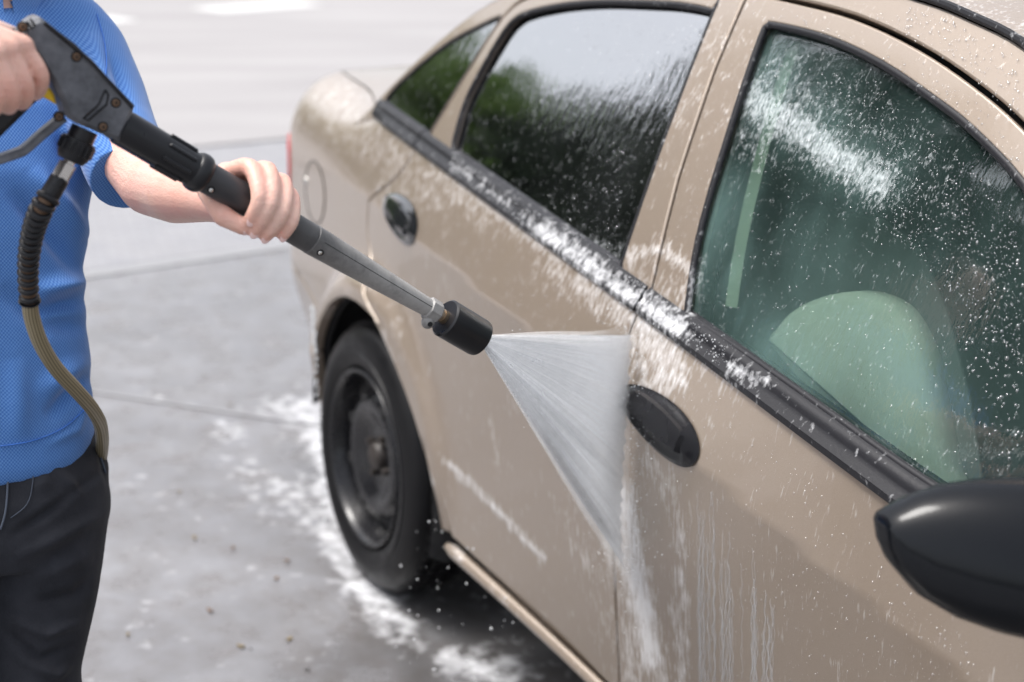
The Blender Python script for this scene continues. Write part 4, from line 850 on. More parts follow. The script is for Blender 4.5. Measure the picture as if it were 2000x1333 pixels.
for (s, t) in ((s_b+.016, -.009), (s_c+.012, -.008)):
    rr = .0168; c_ = sqrt(rr*rr-t*t); p = gax(s, t, c_); n = (p-gax(s)); n /= np.linalg.norm(n)
    o = MB().tube([p-n*.002, p+n*.0004], .0042, 16).build('pin_hole', DARK, GUN); MB().ell(p, (E1, E2, EC), (.0028, .0028, .0018), 12, 8).build('pin', STEEL, o)
for k in range(3): MB().tube([gax(s_c+.01, .004, .0165), gax((s_c+s_d)/2, .0034, .0138), gax(s_d-.005, .003, .0106)], .0004, 5).build('mould_seam', DARK, GUN) if k == 0 else None
mb = MB(); mb.tube(*lathe_axis([(s_d-.006, .0105), (s_d-.004, .0138), (s_d+.010, .0138), (s_d+.012, .012)]), seg=8); q = gax(s_d+.004, -.014, .004); mb.ell(q, (E1, E2, EC), (.0085, .009, .007), 14, 10)
mb.build('lance_coupling', LANCE, GUN, sharp=30, attr='worn'); o = bpy.data.objects[-1] if False else None
for ob in GUN.children:
    if ob.name.startswith('lance_coupling'): ob.data.attributes['worn'].data.foreach_set('value', np.full(len(ob.data.vertices), .85, np.float32))
MB().tube([gax(s_d+.004, -.0155, .0095), gax(s_d+.004, -.0155, .0118)], .0030, 12).build('eyelet', DARK, GUN)
s_n = s_d+.017; s_e = gs(938, 660)
MB().tube(*lathe_axis([(s_d+.011, .0085), (s_d+.015, .0085), (s_d+.0152, .0075), (s_d+.0185, .0075), (s_d+.0187, .0088), (s_n+.020, .0088)]), seg=28).build('brass_fitting', BRASS, GUN, sharp=40)
rn = .0236
MB().tube(*lathe_axis([(s_n+.030, .012), (s_n+.012, .0175), (s_n+.0065, .0195), (s_n+.006, .0215), (s_n+.008, rn), (s_e-.004, rn*.99), (s_e-.0005, rn*.96), (s_e, rn*.90), (s_e-.003, .0175), (s_e-.014, .010), (s_e-.014, .001)]), seg=48, caps=False).build('nozzle_shroud', BLACK, GUN, sharp=40)
NOZ = gax(s_e-.006)
# knob under the body (gun side of the hose joint)
k0, k1 = gp(166, 252), gp(137, 314); ku = (k1-k0)/np.linalg.norm(k1-k0)
mb = MB(); mb.tube([k0, k0+ku*.012, k0+ku*.0125, k1-ku*.006, k1], [.0135, .0135, .0168, .0162, .013], 32)
kb = np.cross(ku, EC); kb /= np.linalg.norm(kb); kc = np.cross(ku, kb)
for k in range(16):
    a = 2*pi*k/16; u = kb*cos(a)+kc*sin(a); p0 = k0+ku*.014+u*.0165; p1 = k1-ku*.008+u*.0162; mb.tube([p0, p0*.9+p1*.1, p1*.9+p0*.1, p1], [.0008, .0021, .0021, .0008], 6)
mb.build('hose_nut', BLACK, GUN, sharp=40)

# ------------------------------------------------------------------ hose
HO = empty('pressure_hose', tuple(at(60, 600, 1.57))); tag(HO, 'olive brown rubber hose with black coiled bend guard under the gun', 'hose')
h0 = k1-ku*.004; h1 = gp(118, 347); MB().tube([h0, h0+(h1-h0)*.3, h0+(h1-h0)*.32, h1], [.0062, .0062, .0092, .0092], 6).build('hex_ferrule', STEEL, HO, sharp=25)
h2 = gp(97, 382); MB().tube([h1-(h2-h1)*.05, h1+(h2-h1)*.06, h2], [.008, .0098, .0102], 20).build('crimp_sleeve', BLACK, HO)
sp = spline([h2]+[at(*q) for q in ((80, 410, 1.475), (64, 455, 1.50), (56, 505, 1.525), (55, 550, 1.545), (58, 590, 1.56))], 14)
MB().tube(sp, .0078, 14).build('spring_core', RUST, HO)
Ls = np.concatenate([[0], np.cumsum(np.linalg.norm(np.diff(sp, axis=0), axis=1))]); nr = 15
for k in range(nr):
    tt = ((k+.5)/nr)**1.12; s = Ls[-1]*tt; p = np.array([np.interp(s, Ls, sp[:, j]) for j in range(3)]); p2 = np.array([np.interp(min(s+.004, Ls[-1]), Ls, sp[:, j]) for j in range(3)]); t = p2-p if np.linalg.norm(p2-p) > 1e-5 else sp[-1]-sp[-2]; t = t/np.linalg.norm(t)
    wd = .0036; r_ = .0128-.002*tt; MB().tube([p-t*wd, p-t*wd*.6, p, p+t*wd*.6, p+t*wd], [r_*.75, r_*.95, r_, r_*.95, r_*.75], 20).build('guard_coil', BLACK, HO, sharp=0)
e_ = sp[-1]; MB().tube([e_-(sp[-1]-sp[-2])*1., e_+(sp[-1]-sp[-2])*.5], [.0118, .0112], 18).build('end_collar', BLACK, HO)
hp = spline([e_]+[at(*q) for q in ((62, 620, 1.575), (78, 668, 1.60), (108, 718, 1.64), (150, 764, 1.70), (182, 802, 1.78), (198, 840, 1.88), (196, 900, 2.02), (170, 1010, 2.16), (130, 1180, 2.25))]+[(-.72, -.42, .02), (-.9, -.1, .0115), (-1.6, .3, .0115), (-2.6, .1, .0115), (-4.2, .6, .0115)], 10)
MB().tube(hp, .0086, 16).build('hose_tube', HOSE, HO, sharp=0, uv=True)

# ================================================================== water
IMP = [hit(xL, *q) for q in spline([(1243, 655), (1236, 750), (1230, 850), (1224, 950), (1221, 1030), (1226, 1120)], 12)]
def fan_mesh(th0, th1, powr, r1=1., r0=.012, ex=1.1):
    nu = len(IMP); nv = 50; V = []; UV = []
    nrm = np.cross(IMP[0]-NOZ, IMP[-1]-NOZ); nrm /= np.linalg.norm(nrm)
    for side in (1, -1):
        for j in range(nv+1):
            r = j/nv
            for i in range(nu):
                e = max(0., 1-abs(2*i/(nu-1)-1)**powr)**ex; V.append(NOZ+(IMP[i]-NOZ)*(r0+(r1-r0-.03*abs(sin(i*2.3)))*r)+nrm*side*(th0+(th1-th0)*r)*float(smooth(1.005, .42, r))*(e+.02)); UV.append((i/(nu-1), r))
    k = nu; b = (nv+1)*nu
    F = [(j*k+i, j*k+i+1, (j+1)*k+i+1, (j+1)*k+i) for j in range(nv) for i in range(nu-1)]+[(b+j*k+i, b+(j+1)*k+i, b+(j+1)*k+i+1, b+j*k+i+1) for j in range(nv) for i in range(nu-1)]
    F += [(j*k, (j+1)*k, b+(j+1)*k, b+j*k) for j in range(nv)]+[(j*k+nu-1, b+j*k+nu-1, b+(j+1)*k+nu-1, (j+1)*k+nu-1) for j in range(nv)]
    F += [(i, b+i, b+i+1, i+1) for i in range(nu-1)]+[(nv*k+i, nv*k+i+1, b+nv*k+i+1, b+nv*k+i) for i in range(nu-1)]
    return V, F, UV
def mat_mist(name, dens):
    t = NT(name); t.n.remove(t.b); v_ = t.new('ShaderNodeVolumeScatter'); v_.inputs['Color'].default_value = (1., 1., 1., 1); v_.inputs['Density'].default_value = dens; v_.inputs['Anisotropy'].default_value = .2
    t.link(v_.outputs[0], t.out.inputs['Volume']); return t.m
# the jet itself: hundreds of thin diverging streaks of water
rgj = np.random.default_rng(21); mb = MB(); _I = np.array(IMP); _tt = np.linspace(0, 1, len(_I)); _nr = np.cross(_I[0]-NOZ, _I[-1]-NOZ); _nr /= np.linalg.norm(_nr)
for k in range(125):
    q = rgj.random(); u = rgj.random() if q < .66 else (rgj.normal(.90, .06) if q < .82 else (rgj.normal(.04, .03) if q < .92 else rgj.uniform(-.04, 1.06)))
    e = np.array([np.interp(u, _tt, _I[:, j]) for j in range(3)])
    if u > 1: e = e+(_I[-1]-_I[-6])*(u-1)*5
    if u < 0: e = e+(_I[0]-_I[6])*(-u)*5
    L = rgj.uniform(.55, 1.) if rgj.random() < .6 else 1.; t0 = 0 if rgj.random() < .6 else rgj.uniform(0, .5)
    if u > .85: L = max(L, .9)
    e = e+_nr*rgj.normal(0, .010); a_ = .04+.13*rgj.random()**2; wd = rgj.uniform(.004, .012)
    ts = np.linspace(t0, L*.985, 7); sg = [(NOZ+(e-NOZ)*t+np.array([0, 0, -.012*t*t*rgj.random()])) for t in ts]
    mb.tube(sg, [.0007+wd*t*(1 if i < 6 else .4) for i, t in enumerate(ts)], 7, worn=[a_*(1.6-.9*t)*float(smooth(t0-.01, t0+.08, t) if t0 else 1)*float(smooth(L, L*.72, t) if L < .97 else 1-(.92 if u < .8 else .5)*smooth(.55, .99, t)) for t in ts])
o = mb.build('water_spray', SPRAY, sharp=0, attr='al'); tag(o, 'white fan of water shooting from the nozzle onto the door', 'water spray', kind='stuff')
V, F, UV = fan_mesh(.0045, .026, 2, .985, ex=1.7)
o = obj('spray_mist', V, F, mat_mist('fine_mist', 44.)); tag(o, 'soft white mist wrapped around the fan of water', 'water spray', kind='stuff')
imp2 = [p+np.array([-.026, 0, 0]) for p in IMP]
mb = MB(); nI = len(imp2); mb.tube(imp2, [max(.002, .024*sin(pi*min(1, (i+.3)/(nI-.4)))**.6) for i in range(nI)], 18, flat=1.)
o = mb.build('splash_mist', mat_mist('splash_haze', 12.), sharp=0); tag(o, 'hazy splash hanging where the jet strikes the door edge', 'water spray', kind='stuff')
def beads(name, P, N, R, mat, label, cat='water', flat=.45, stretch=None, ns=8):
    V = []; F = []
    for p, n, r in zip(P, N, R):
        n = n/np.linalg.norm(n); a = np.cross(n, (0, 0, 1)) if abs(n[2]) < .95 else np.array([1., 0, 0]); a /= np.linalg.norm(a); b = np.cross(n, a); s = stretch if stretch else 1.
        o = len(V)
        for rr, hh in ((1., 0.), (.8, .62), (.35, .95)):
            for k in range(ns): t = 2*pi*k/ns; V.append(p+r*(rr*(cos(t)*a+sin(t)*b*s)+n*hh*flat*2))
        V.append(p+n*r*flat*2)
        for j in range(2): F += [(o+j*ns+k, o+j*ns+(k+1) % ns, o+(j+1)*ns+(k+1) % ns, o+(j+1)*ns+k) for k in range(ns)]
        F += [(o+2*ns+k, o+2*ns+(k+1) % ns, o+3*ns) for k in range(ns)]
    ob = obj(name, V, F, mat); tag(ob, label, cat, kind='stuff'); return ob
def scatter_px(regs, S, seed, depth=0.):
    """regs: (polygon px, count, rmin, rmax) -> points on surface"""
    rg = np.random.default_rng(seed); P = []; N = []; R = []
    for poly, cnt, r0, r1 in regs:
        poly = np.array(poly, float); lo = poly.min(0); hi = poly.max(0); Q = lo+(hi-lo)*rg.random((cnt*3, 2)); Q = Q[inside(Q, poly)][:cnt]
        for q in Q:
            h = hit(S, *q, .9, 3.2)
            if h is None: continue
            e = 1e-3; n = np.array([-1, (S(h[1]+e, h[2])-S(h[1]-e, h[2]))/2/e, (S(h[1], h[2]+e)-S(h[1], h[2]-e))/2/e], float); n /= np.linalg.norm(n)
            P.append(h+n*depth); N.append(n); R.append(r0+(r1-r0)*rg.random()**3)
    return P, N, R
fgp = [(1372, 600), (1395, 380), (1490, 90), (1560, 85), (1720, 150), (1900, 280), (1990, 380), (1990, 930), (1830, 940)]
P, N, R = scatter_px([(fgp, 900, .0004, .0013), ([(1480, 110), (1700, 150), (1980, 420), (1980, 700), (1800, 520), (1650, 380), (1470, 200)], 1700, .0004, .0014), ([(1800, 380), (1990, 460), (1990, 900), (1920, 900)], 110, .0012, .0024)], xG, 1, -.0116)
beads('water_beads', P, N, R, WATER, 'clear water drops beaded on the front door window', stretch=1.3)
P, N, R = scatter_px([([(1310, 60), (1385, 30), (1290, 330), (1100, 40), (1200, 10)], 350, .0005, .0016), ([(1060, 380), (1230, 250), (1200, 510), (1000, 330)], 160, .0006, .002), ([(1440, 30), (1540, 15), (1900, 190), (1995, 300), (1995, 345), (1880, 230), (1700, 100), (1490, 40)], 500, .0005, .0018), ([(1700, 30), (1800, 10), (1990, 110), (1990, 235), (1880, 140)], 260, .0006, .002), ([(1300, 480), (1480, 60), (1340, 610)], 160, .0005, .0014)], xG, 2, .0004)
beads('water_beads', P, N, R, WATER, 'fine water drops on the window frames and rear window', stretch=1.2)
P, N, R = scatter_px([([(1290, 720), (1420, 760), (1960, 1330), (1340, 1330), (1300, 950)], 900, .0003, .0012), ([(880, 450), (1240, 640), (1180, 760), (900, 560)], 260, .0005, .0015), ([(1210, 760), (1240, 750), (1355, 880), (1340, 912), (1240, 860)], 90, .0005, .0014)], xL, 3, .0004)
beads('water_beads', P, N, R, WATER, 'tiny water drops speckled over the champagne doors', stretch=1.6)
# rivulets running down the front door
mb = MB(); rg = np.random.default_rng(5)
for k in range(62):
    u0 = 1362+150*rg.random()**1.3; v0 = 1030+(u0-1362)*1.2+rg.normal(0, 50); h = hit(xL, u0, max(v0, 960))
    if h is None: continue
    y = h[1]; z = h[2]; P = []; ph = rg.random()*9; zb_ = .28
    zz = np.arange(z, zb_, -.006); am = .0018
    for q in zz:
        yy = y+am*(sin(q*150+ph)+.7*sin(q*63+ph*2)+.5*sin(q*330+ph*5)); pt = LS(np.array(yy), np.array(q)); P.append(pt)
    if len(P) > 4: mb.tube(P, [.0003]+[.0007+.0006*rg.random() for _ in P[2:]]+[.0003], 6, up=(-1, 0, 0), flat=.55)
o = mb.build('water_rivulets', RUNW, sharp=0); tag(o, 'wavy runs of water trickling down the front door', 'water', kind='stuff')
# splash where the jet strikes, along belt moulding and door
rg = np.random.default_rng(11); P = []; R = []
for k in range(1500):
    c = IMP[int(rg.random()**1.3*(len(IMP)-1))]; q = rg.random(); P.append(c+np.array([-.003-.04*rg.random()**2.5, rg.normal(0, .035)*(1 if q < .8 else 2)-.01, rg.normal(0, .035)])); R.append(.0003+.0010*rg.random()**3)
for k in range(700):
    t = rg.random(); h = np.array([0, -.6-.65*t, 0]); h[2] = float(zb(h[1]))+.012+abs(rg.normal(0, .012)); h[0] = float(xG(h[1], h[2]))-.006-.03*rg.random()**2; P.append(h); R.append(.0003+.0011*rg.random()**3)
for k in range(500):
    t = rg.random(); i = rg.integers(0, len(IMP)); p = NOZ+(IMP[i]-NOZ)*(.2+.8*t)+rg.normal(0, .012, 3)*(.3+t); P.append(p); R.append(.0002+.0006*rg.random()**2)
def balls(name, P, R, mat, label, stretch=1.):
    V = []; F = []
    ico = [(0, 0, -1), (.894, 0, -.447), (.276, .851, -.447), (-.724, .526, -.447), (-.724, -.526, -.447), (.276, -.851, -.447), (.724, .526, .447), (-.276, .851, .447), (-.894, 0, .447), (-.276, -.851, .447), (.724, -.526, .447), (0, 0, 1)]
    fc_ = [(0, 2, 1), (0, 3, 2), (0, 4, 3), (0, 5, 4), (0, 1, 5), (1, 2, 6), (2, 3, 7), (3, 4, 8), (4, 5, 9), (5, 1, 10), (2, 7, 6), (3, 8, 7), (4, 9, 8), (5, 10, 9), (1, 6, 10), (6, 7, 11), (7, 8, 11), (8, 9, 11), (9, 10, 11), (10, 6, 11)]
    I = np.array(ico)*np.array([1, 1, stretch])
    for p, r in zip(P, R): o = len(V); V += list(p+I*r); F += [tuple(i+o for i in f) for f in fc_]
    ob = obj(name, V, F, mat); tag(ob, label, 'water', kind='stuff'); return ob
balls('splash_drops', P, R, FOAMW, 'fine white splash thrown up along the door and window ledge')
# falling drips: from the arch lip and under the sill
P = []; R = []
for y in np.concatenate([np.linspace(600, 690, 26), np.array([702, 715, 727, 745, 752, 760, 772, 800, 822, 838, 866, 880, 905, 925, 945, 965, 985, 1000, 1015])]):
    x = 611+(y-600)*.055+rg.normal(0, 1.2); P.append(at(x, y, 3.22)); R.append(.0034+.001*rg.random())
for k in range(75):
    t = rg.random(); x = 770+250*t+rg.normal(0, 25); y = 1010+330*rg.random(); 
    if y < 1000+(x-860)*1.0: continue
    P.append(at(x, y, 2.45+.25*rg.random())); R.append(.0006+.0022*rg.random()**2)
balls('falling_drips', P, R, FOAMW, 'white water drops dripping off the rear arch and sill', 1.15)

# litter on the ground
spots = [(560, 1095, 0), (490, 1268, 2), (470, 1262, 1), (410, 1192, 0), (430, 1200, 0), (565, 1248, 1), (640, 1285, 0), (600, 1308, 2), (612, 1306, 2), (250, 1240, 1), (260, 1228, 2), (350, 960, 1), (380, 950, 1), (450, 790, 1), (330, 735, 1), (400, 735, 1), (520, 1230, 2), (455, 1070, 0), (440, 1130, 0), (540, 1130, 0), (350, 1190, 0), (300, 905, 2), (310, 955, 0), (380, 1050, 1), (485, 1095, 2), (960, 1325, 1), (665, 1155, 1), (740, 1160, 0), (330, 1150, 2), (290, 1130, 1)]
words = ['brown', 'ochre', 'dark']
for k, (x, y, c) in enumerate(spots[:4]+spots[5:24:2]):
    p = ground_at(x, y, .004); a = rg.random()*pi; L = (.004+.006*rg.random())*(1.1 if c != 2 else .8); W_ = L*(.35+.2*rg.random()); e1 = np.array([cos(a), sin(a), 0]); e2 = np.array([-sin(a), cos(a), 0]); V = []; prof = [(-1, .05), (-.5, .8), (0, 1), (.5, .75), (1, .03)]
    for s, wv in prof: V += [p+e1*L*s-e2*W_*wv+np.array([0, 0, .002*abs(s)]), p+e1*L*s+np.array([0, 0, .0005]), p+e1*L*s+e2*W_*wv+np.array([0, 0, .003*abs(s)])]
    V = np.array(V); m_ = len(V); V = np.concatenate([V, V-np.array([0, 0, .0008])]); F = []
    for i in range(4):
        for j in range(2): F += [(i*3+j, (i+1)*3+j, (i+1)*3+j+1, i*3+j+1), (m_+i*3+j, m_+i*3+j+1, m_+(i+1)*3+j+1, m_+(i+1)*3+j)]
    o = obj('fallen_leaf', V, F, LITTER[c]); tag(o, 'small '+words[c]+' fallen leaf lying on the wet concrete', 'leaf', words[c]+' leaf litter on the concrete')

# ================================================================== person
AW = np.array([CF[0], CF[1], 0]); AW /= np.linalg.norm(AW); RT_ = _rt; TW = radians(40)
FACE = -AW*cos(TW)+RT_*sin(TW); LAT = RT_*cos(TW)+AW*sin(TW); ZU = np.array([0, 0, 1.])
def remesh(mb, voxel, it=4, lam=.5):
    me = bpy.data.meshes.new('tmp'); me.from_pydata([tuple(v) for v in mb.v], [], mb.f); ob = bpy.data.objects.new('tmp', me); COL.objects.link(ob)
    m_ = ob.modifiers.new('r', 'REMESH'); m_.mode = 'VOXEL'; m_.voxel_size = voxel
    s_ = ob.modifiers.new('s', 'SMOOTH'); s_.factor = lam; s_.iterations = it
    dg = bpy.context.evaluated_depsgraph_get(); e = ob.evaluated_get(dg).to_mesh(); n = len(e.vertices)
    V = np.empty(n*3, np.float32); e.vertices.foreach_get('co', V); V = V.reshape(-1, 3).astype(float); F = [tuple(p.vertices) for p in e.polygons]
    N = np.empty(n*3, np.float32); e.vertices.foreach_get('normal', N); ob.evaluated_get(dg).to_mesh_clear(); bpy.data.objects.remove(ob); bpy.data.meshes.remove(me)
    return V, F, N.reshape(-1, 3).astype(float)
def chain(mb, pts, seg=14):
    for (p0, r0), (p1, r1) in zip(pts[:-1], pts[1:]): mb.capsule(p0, r0, p1, r1, seg)
def torso_loft(mb, secs, ns=36):
    V = []
    for c, hw, hd in secs:
        for k in range(ns): a = 2*pi*k/ns; ca, sa = cos(a), sin(a); V.append(c+LAT*hw*np.sign(ca)*abs(ca)**.85+FACE*hd*np.sign(sa)*abs(sa)**.85)
    n = len(secs); F = [(i*ns+k, i*ns+(k+1) % ns, (i+1)*ns+(k+1) % ns, (i+1)*ns+k) for i in range(n-1) for k in range(ns)]+[tuple(range(ns))[::-1], tuple((n-1)*ns+k for k in range(ns))]; mb.add(V, F)
tc = lambda y, x=-28, d=1.955: at(x, y, d)
# left hand on the lance, in the lance's own frame
HS = gs(515, 403)
def hl(s, t, c): return gax(HS+s, t, c)
wrist_l = at(436, 396, 1.672); elbow_l = at(292, 362, 1.83); sh_l = at(150, 85, 2.04)
fing_l = [[(-.040, .014, -.036), (-.034, .0325, -.004), (-.022, .010, .0290), (-.0155, -.0150, .0235)], [(-.020, .019, -.038), (-.016, .0395, -.002), (-.009, .010, .0325), (-.0035, -.0235, .0205)],
          [(.000, .018, -.038), (.0055, .0370, -.002), (.0080, .009, .0320), (.0105, -.0225, .0205)], [(.016, .013, -.036), (.0210, .0300, -.003), (.0235, .008, .0290), (.0260, -.0125, .0240)]]
fr = [(.0112, .0100, .0090, .0076), (.0114, .0102, .0092, .0078), (.0110, .0098, .0088, .0074), (.0102, .0088, .0078, .0066)]
body = MB(); nails = []
for f_, r_ in zip(fing_l, fr):
    pts = [hl(*p) for p in f_]; sp_ = spline(pts, 4); chain(body, list(zip(sp_, np.interp(np.arange(13)/4, range(4), r_)))); chain(body, [(wrist_l, .019), (pts[0], .0135)]); nails.append((pts[3], pts[2], r_[3]))
th_l = [wrist_l, hl(-.052, -.010, -.026), hl(-.036, -.0265, .004), hl(-.0150, -.0255, .0150)]
chain(body, list(zip(th_l, (.018, .0140, .0116, .0096)))); nails.append((th_l[3], th_l[2], .0088))
chain(body, [(hl(-.038, .0, -.034), .014), (hl(.012, .0, -.036), .013)]); chain(body, [(wrist_l, .022), (hl(-.02, -.004, -.036), .016)])
chain(body, [(at(158, 105, 2.02), .045), (at(196, 190, 1.975), .043), (at(234, 280, 1.915), .041), (elbow_l, .0375), (elbow_l*.6+wrist_l*.4, .0385), (elbow_l*.2+wrist_l*.8, .027), (wrist_l, .0235)], 20)
# right hand round the grip
fing_r = [[(42, 92, .024), (78, 146, .028), (70, 182, .010), (50, 178, -.014)], [(14, 98, .037), (49, 166, .042), (44, 200, .022), (25, 190, -.008)], [(-14, 106, .048), (21, 178, .055), (17, 210, .034), (0, 196, .0)], [(-42, 118, .057), (-8, 188, .065), (-12, 216, .046), (-22, 202, .012)]]
wrist_r = gp(-95, 58, .030); elbow_r = at(-360, 330, 1.70); sh_r = at(-215, 90, 1.86)
for f_, r_ in zip(fing_r, fr):
    pts = [gp(*p) for p in f_]; sp_ = spline(pts, 4); chain(body, list(zip(sp_, np.interp(np.arange(13)/4, range(4), r_)*.90))); chain(body, [(wrist_r, .019), (pts[0], .0125)])
thr = [wrist_r, gp(-20, 62, -.006), gp(20, 72, -.024), gp(48, 100, -.030)]; chain(body, list(zip(thr, (.018, .014, .011, .0088))))
chain(body, [(gp(-30, 95, .028), .018), (gp(0, 88, .024), .015)])
chain(body, [(sh_r, .050), (elbow_r*.5+sh_r*.5, .044), (elbow_r, .038), (elbow_r*.6+wrist_r*.4, .038), (elbow_r*.2+wrist_r*.8, .027), (wrist_r, .0235)], 20)
# trunk, neck, head, legs
nb = at(-14, 8, 1.985); hd = nb+ZU*.155+FACE*.035
torso_loft(body, [(tc(980), .12, .10), (tc(800), .105, .095), (tc(600), .10, .092), (tc(380), .115, .095), (tc(200, -26, 1.965), .15, .095), (tc(90, -22, 1.975), .12, .075)])
chain(body, [(tc(70, -20, 1.98), .07), (nb, .056), (hd-ZU*.05, .052)], 20)
body.ell(hd+ZU*.02, (LAT, FACE, ZU), (.074, .092, .110), 24, 18); body.ell(hd-ZU*.045+FACE*.022, (LAT, FACE, ZU), (.055, .062, .062), 18, 12)
body.capsule(hd+FACE*.092+ZU*.015, .008, hd+FACE*.106-ZU*.018, .0125); body.ell(hd+FACE*.080-ZU*.052, (LAT, FACE, ZU), (.024, .008, .010), 12, 8)
for s in (-1, 1): body.ell(hd+LAT*s*.076-ZU*.005-FACE*.005, (LAT, FACE, ZU), (.010, .018, .030), 10, 8)
hip_l = at(75, 985, 1.985); knee_l = at(58, 1310, 1.955); hip_r = at(-118, 1000, 1.90); knee_r = at(-160, 1330, 1.86)
ank_l = np.array([*(knee_l+AW*.05)[:2], .085]); ank_r = np.array([*(knee_r+AW*.04)[:2], .085])
for h_, k_, a_ in ((hip_l, knee_l, ank_l), (hip_r, knee_r, ank_r)): chain(body, [(h_, .075), (k_, .052), (a_, .036), (a_+FACE*.10-ZU*.04, .032)], 18)
V, F, N = remesh(body, .0023, 5)
JNT = [hl(*p) for f_ in fing_l for p in (f_[1], f_[3])]+th_l[2:]+[gp(*p) for f_ in fing_r for p in f_[:2]]+[elbow_l]
red = np.zeros(len(V))
for j_, p in enumerate(JNT): red = np.maximum(red, np.exp(-(np.linalg.norm(V-p, axis=1)/(.016 if j_ < len(JNT)-1 else .05))**2))
PERSON = obj('person', V, F, SKIN, attrs={'red': red}); tag(PERSON, 'person in blue polo shirt and black trousers aiming the spray lance', 'person')
PERSON.data.update()
for p, q, r in nails:
    t = p-q; t /= np.linalg.norm(t); nrm = (p-gax(float((p-G0)@E1))); nrm -= t*(nrm@t); nrm /= np.linalg.norm(nrm); b = np.cross(t, nrm)
    MB().ell(p+t*r*.12+nrm*r*.74, (t, b, nrm), (r*.78, r*.62, r*.17), 14, 8).build('fingernail', NAIL, PERSON, sharp=0)
# hair and eyes
hm = MB(); hm.ell(hd+ZU*.045-FACE*.022, (LAT, FACE, ZU), (.084, .090, .098), 26, 18)
Vh = np.array(hm.v); k_ = RNG.normal(0, .0025, Vh.shape); Vh = Vh+k_; hm.v = list(Vh); hm.build('hair', HAIR, PERSON, sharp=0)
for s in (-1, 1):
    e = hd+FACE*.084+LAT*s*.031+ZU*.012; MB().ell(e, (LAT, FACE, ZU), (.012, .008, .007), 12, 8).build('eye', EYEW, PERSON, sharp=0); MB().ell(e+FACE*.0065, (LAT, FACE, ZU), (.0045, .003, .0045), 10, 8).build('iris', EYED, PERSON, sharp=0); MB().capsule(e+ZU*.018-LAT*.013+FACE*.004, .003, e+ZU*.019+LAT*.013+FACE*.004, .003).build('eyebrow', HAIR, PERSON, sharp=0)

def folds(V, N, feats, rnd=0., seed=0):
    q = proj(V); D = np.zeros(len(V))
    for pl, wd, am in feats: d, t = seg_dist(q, pl); D += am*np.exp(-(d/wd)**2)*np.sin(np.clip(t, 0, 1)*pi*.92+.12)
    if rnd:
        rg_ = np.random.default_rng(seed)
        for k in range(9):
            d = rg_.normal(size=3); d /= np.linalg.norm(d); f_ = rg_.uniform(18, 55); D += rnd*12/f_*np.sin(V@d*f_+rg_.uniform(0, 6)+1.2*np.sin(V@rg_.normal(size=3)*9))
    return V+N*D[:, None]
# polo shirt
sh = MB()
torso_loft(sh, [(tc(888), .133, .118), (tc(860), .138, .122), (tc(760), .134, .120), (tc(640), .126, .118), (tc(540), .122, .116), (tc(420), .128, .118), (tc(300, -28, 1.96), .150, .122), (tc(180, -26, 1.965), .166, .112), (tc(95, -22, 1.975), .150, .096), (tc(40, -18, 1.98), .105, .080), (tc(5, -14, 1.985), .064, .066)])
sl = [(at(128, 70, 2.02), .064), (at(158, 105, 2.02), .064), (at(196, 190, 1.975), .061), (at(222, 262, 1.93), .058), (at(252, 332, 1.885), .0545)]
chain(sh, sl, 22)
slr = [(sh_r+LAT*.02, .064), (sh_r, .066), (sh_r*.6+elbow_r*.4, .060), (sh_r*.35+elbow_r*.65, .054)]; chain(sh, slr, 20)
V, F, N = remesh(sh, .0045, 8)
# trim the rounded sleeve end into a cuff
ax = sl[-1][0]-sl[-2][0]; ax /= np.linalg.norm(ax); c_ = sl[-1][0]+ax*.012; o_ = (V-c_)@ax; near = (np.linalg.norm(V-c_, axis=1) < .10) & (o_ > 0); V[near] -= np.outer(o_[near], ax)
SF = [([(178, 60), (200, 150), (235, 240)], 16, .006), ([(150, 120), (190, 210), (225, 300)], 14, -.006), ([(215, 110), (255, 230)], 10, -.004), ([(60, 330), (120, 400), (165, 470)], 18, .007), ([(20, 370), (90, 450), (160, 540)], 16, -.007), ([(70, 570), (165, 545)], 14, .009), ([(60, 610), (165, 585)], 12, -.006), ([(90, 630), (168, 640)], 16, -.005), ([(170, 700), (80, 770)], 18, .005), ([(175, 730), (90, 820)], 14, -.005), ([(0, 560), (110, 650)], 20, -.004), ([(120, 260), (145, 330)], 12, -.006), ([(30, 700), (40, 860)], 22, .004), ([(175, 770), (150, 840), (90, 870)], 8, .002)]
V = folds(V, N, [(a, b*1.1, c*2.4) for a, b, c in SF], .0013, 3)
POLO_O = obj('polo_shirt', V, F, POLO, PERSON)
# collar: two turned-down leaves, hem stitch lines
cp = []
for k in range(37):
    a = 2*pi*k/36; p = nb-ZU*.018+LAT*cos(a)*.066+FACE*sin(a)*.068; cp.append(p)
mb = MB(); V = []; 
for i, p in enumerate(cp[:-1]):
    a = 2*pi*i/36; o_ = (LAT*cos(a)+FACE*sin(a)); fr_ = max(0, sin(a)); V += [p+ZU*.030-o_*.010, p+ZU*.036, p+o_*.018-ZU*(.004+.028*fr_), p+o_*.0165-ZU*(.008+.028*fr_), p+o_*.004+ZU*.02]
n = 36; F = [(i*5+j, ((i+1) % n)*5+j, ((i+1) % n)*5+(j+1) % 5, i*5+(j+1) % 5) for i in range(n) for j in range(5) if i != 9]
mb.add(V, F); mb.build('collar', POLO, PERSON, sharp=0)
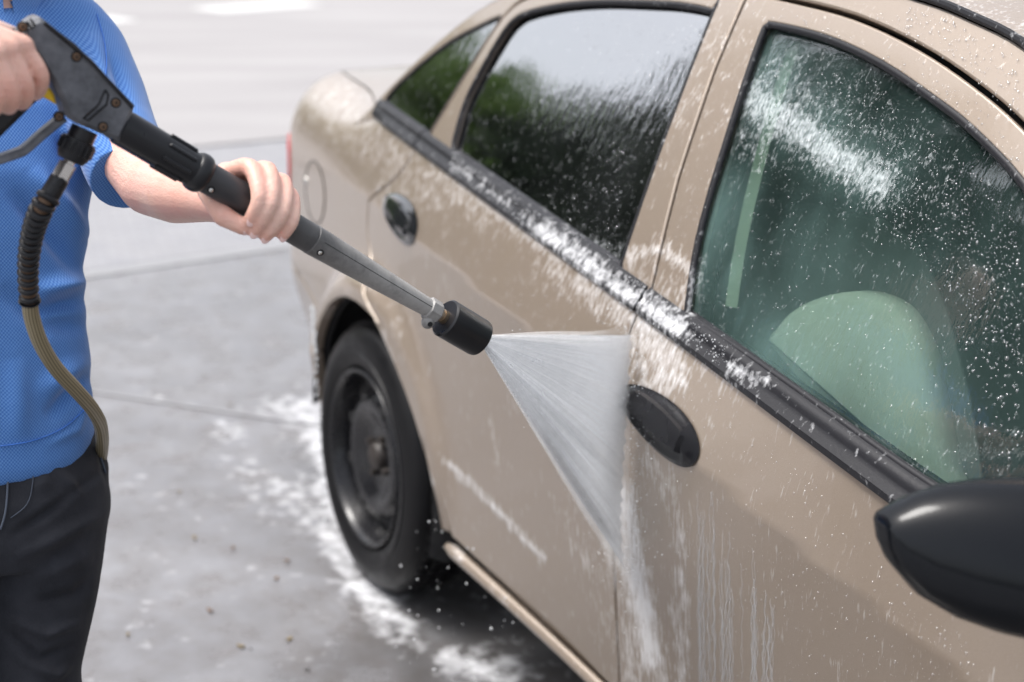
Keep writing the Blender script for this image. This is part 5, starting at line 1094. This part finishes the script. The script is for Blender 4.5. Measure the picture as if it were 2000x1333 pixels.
# trousers
tr = MB(); torso_loft(tr, [(tc(845), .142, .112), (tc(930), .160, .122), (tc(1010), .162, .122), (tc(1060), .14, .11)])
for h_, k_, a_, s in ((hip_l, knee_l, ank_l, 1), (hip_r, knee_r, ank_r, -1)):
    chain(tr, [(h_+LAT*s*.0, .094), (h_*.55+k_*.45, .084), (k_, .0665), (k_*.5+a_*.5, .060), (a_+ZU*.02, .058)], 24)
V, F, N = remesh(tr, .0048, 8)
TF = [([(90, 900), (150, 960), (60, 1010)], 10, .004), ([(20, 1050), (90, 1000), (200, 920)], 9, -.006), ([(30, 1090), (110, 1050), (205, 1000)], 12, .005), ([(60, 1180), (150, 1160), (185, 1120)], 12, -.005), ([(20, 1210), (90, 1240), (160, 1215)], 9, .006), ([(0, 1230), (80, 1290), (150, 1260)], 9, -.006), ([(40, 1290), (110, 1320), (140, 1300)], 10, .006), ([(70, 1130), (180, 1080)], 14, .004), ([(190, 850), (215, 960)], 8, -.003), ([(60, 960), (100, 930)], 16, .003)]
V = folds(V, N, [(a, b, c*1.6) for a, b, c in TF], .0012, 8); obj('trousers', V, F, TROUS, PERSON)
def on_mesh(px, py, o, off=.0015):
    from mathutils.bvhtree import BVHTree
    global _bv
    if o.name not in _bv: _bv[o.name] = BVHTree.FromPolygons([v.co for v in o.data.vertices], [tuple(p.vertices) for p in o.data.polygons])
    r = ray(px, py); h = _bv[o.name].ray_cast(Vector(CAMC), Vector(r).normalized()); 
    return None if h[0] is None else np.array(h[0])+np.array(h[1])*off
_bv = {}
TRO = [c for c in PERSON.children if c.name.startswith('trousers')][0]
def seamline(pts, o, rad, name, mat):
    P = [on_mesh(*p, o) for p in spline(pts, 5)]; P = [p for p in P if p is not None]
    if len(P) > 3: MB().tube(P, rad, 6).build(name, mat, PERSON, sharp=0)
seamline([(12, 905), (14, 950), (10, 1000), (0, 1035)], TRO, .0016, 'fly_seam', SEAM); seamline([(60, 895), (64, 940), (52, 985), (20, 1012)], TRO, .0008, 'stitch_line', SEAM); seamline([(190, 850), (193, 885), (205, 925)], TRO, .0014, 'pocket_edge', SEAM)
seamline([(0, 872), (60, 862), (120, 838), (165, 800)], POLO_O, .0009, 'hem_stitch', simple('blue_thread', (.05, .18, .6), .8)); seamline([(188, 30), (204, 90), (206, 160), (196, 230)], POLO_O, .0009, 'sleeve_seam', MATS['blue_thread'])
for a_ in (ank_l, ank_r):
    mb = MB(); mb.ell(a_+FACE*.06-ZU*.045, (LAT, FACE, ZU), (.045, .13, .040), 22, 12); mb.ell(a_-ZU*.02, (LAT, FACE, ZU), (.043, .05, .05), 18, 10); V, F, N = remesh(mb, .006, 3); V[:, 2] = np.maximum(V[:, 2], .002); obj('shoe', V, F, SHOE, PERSON)
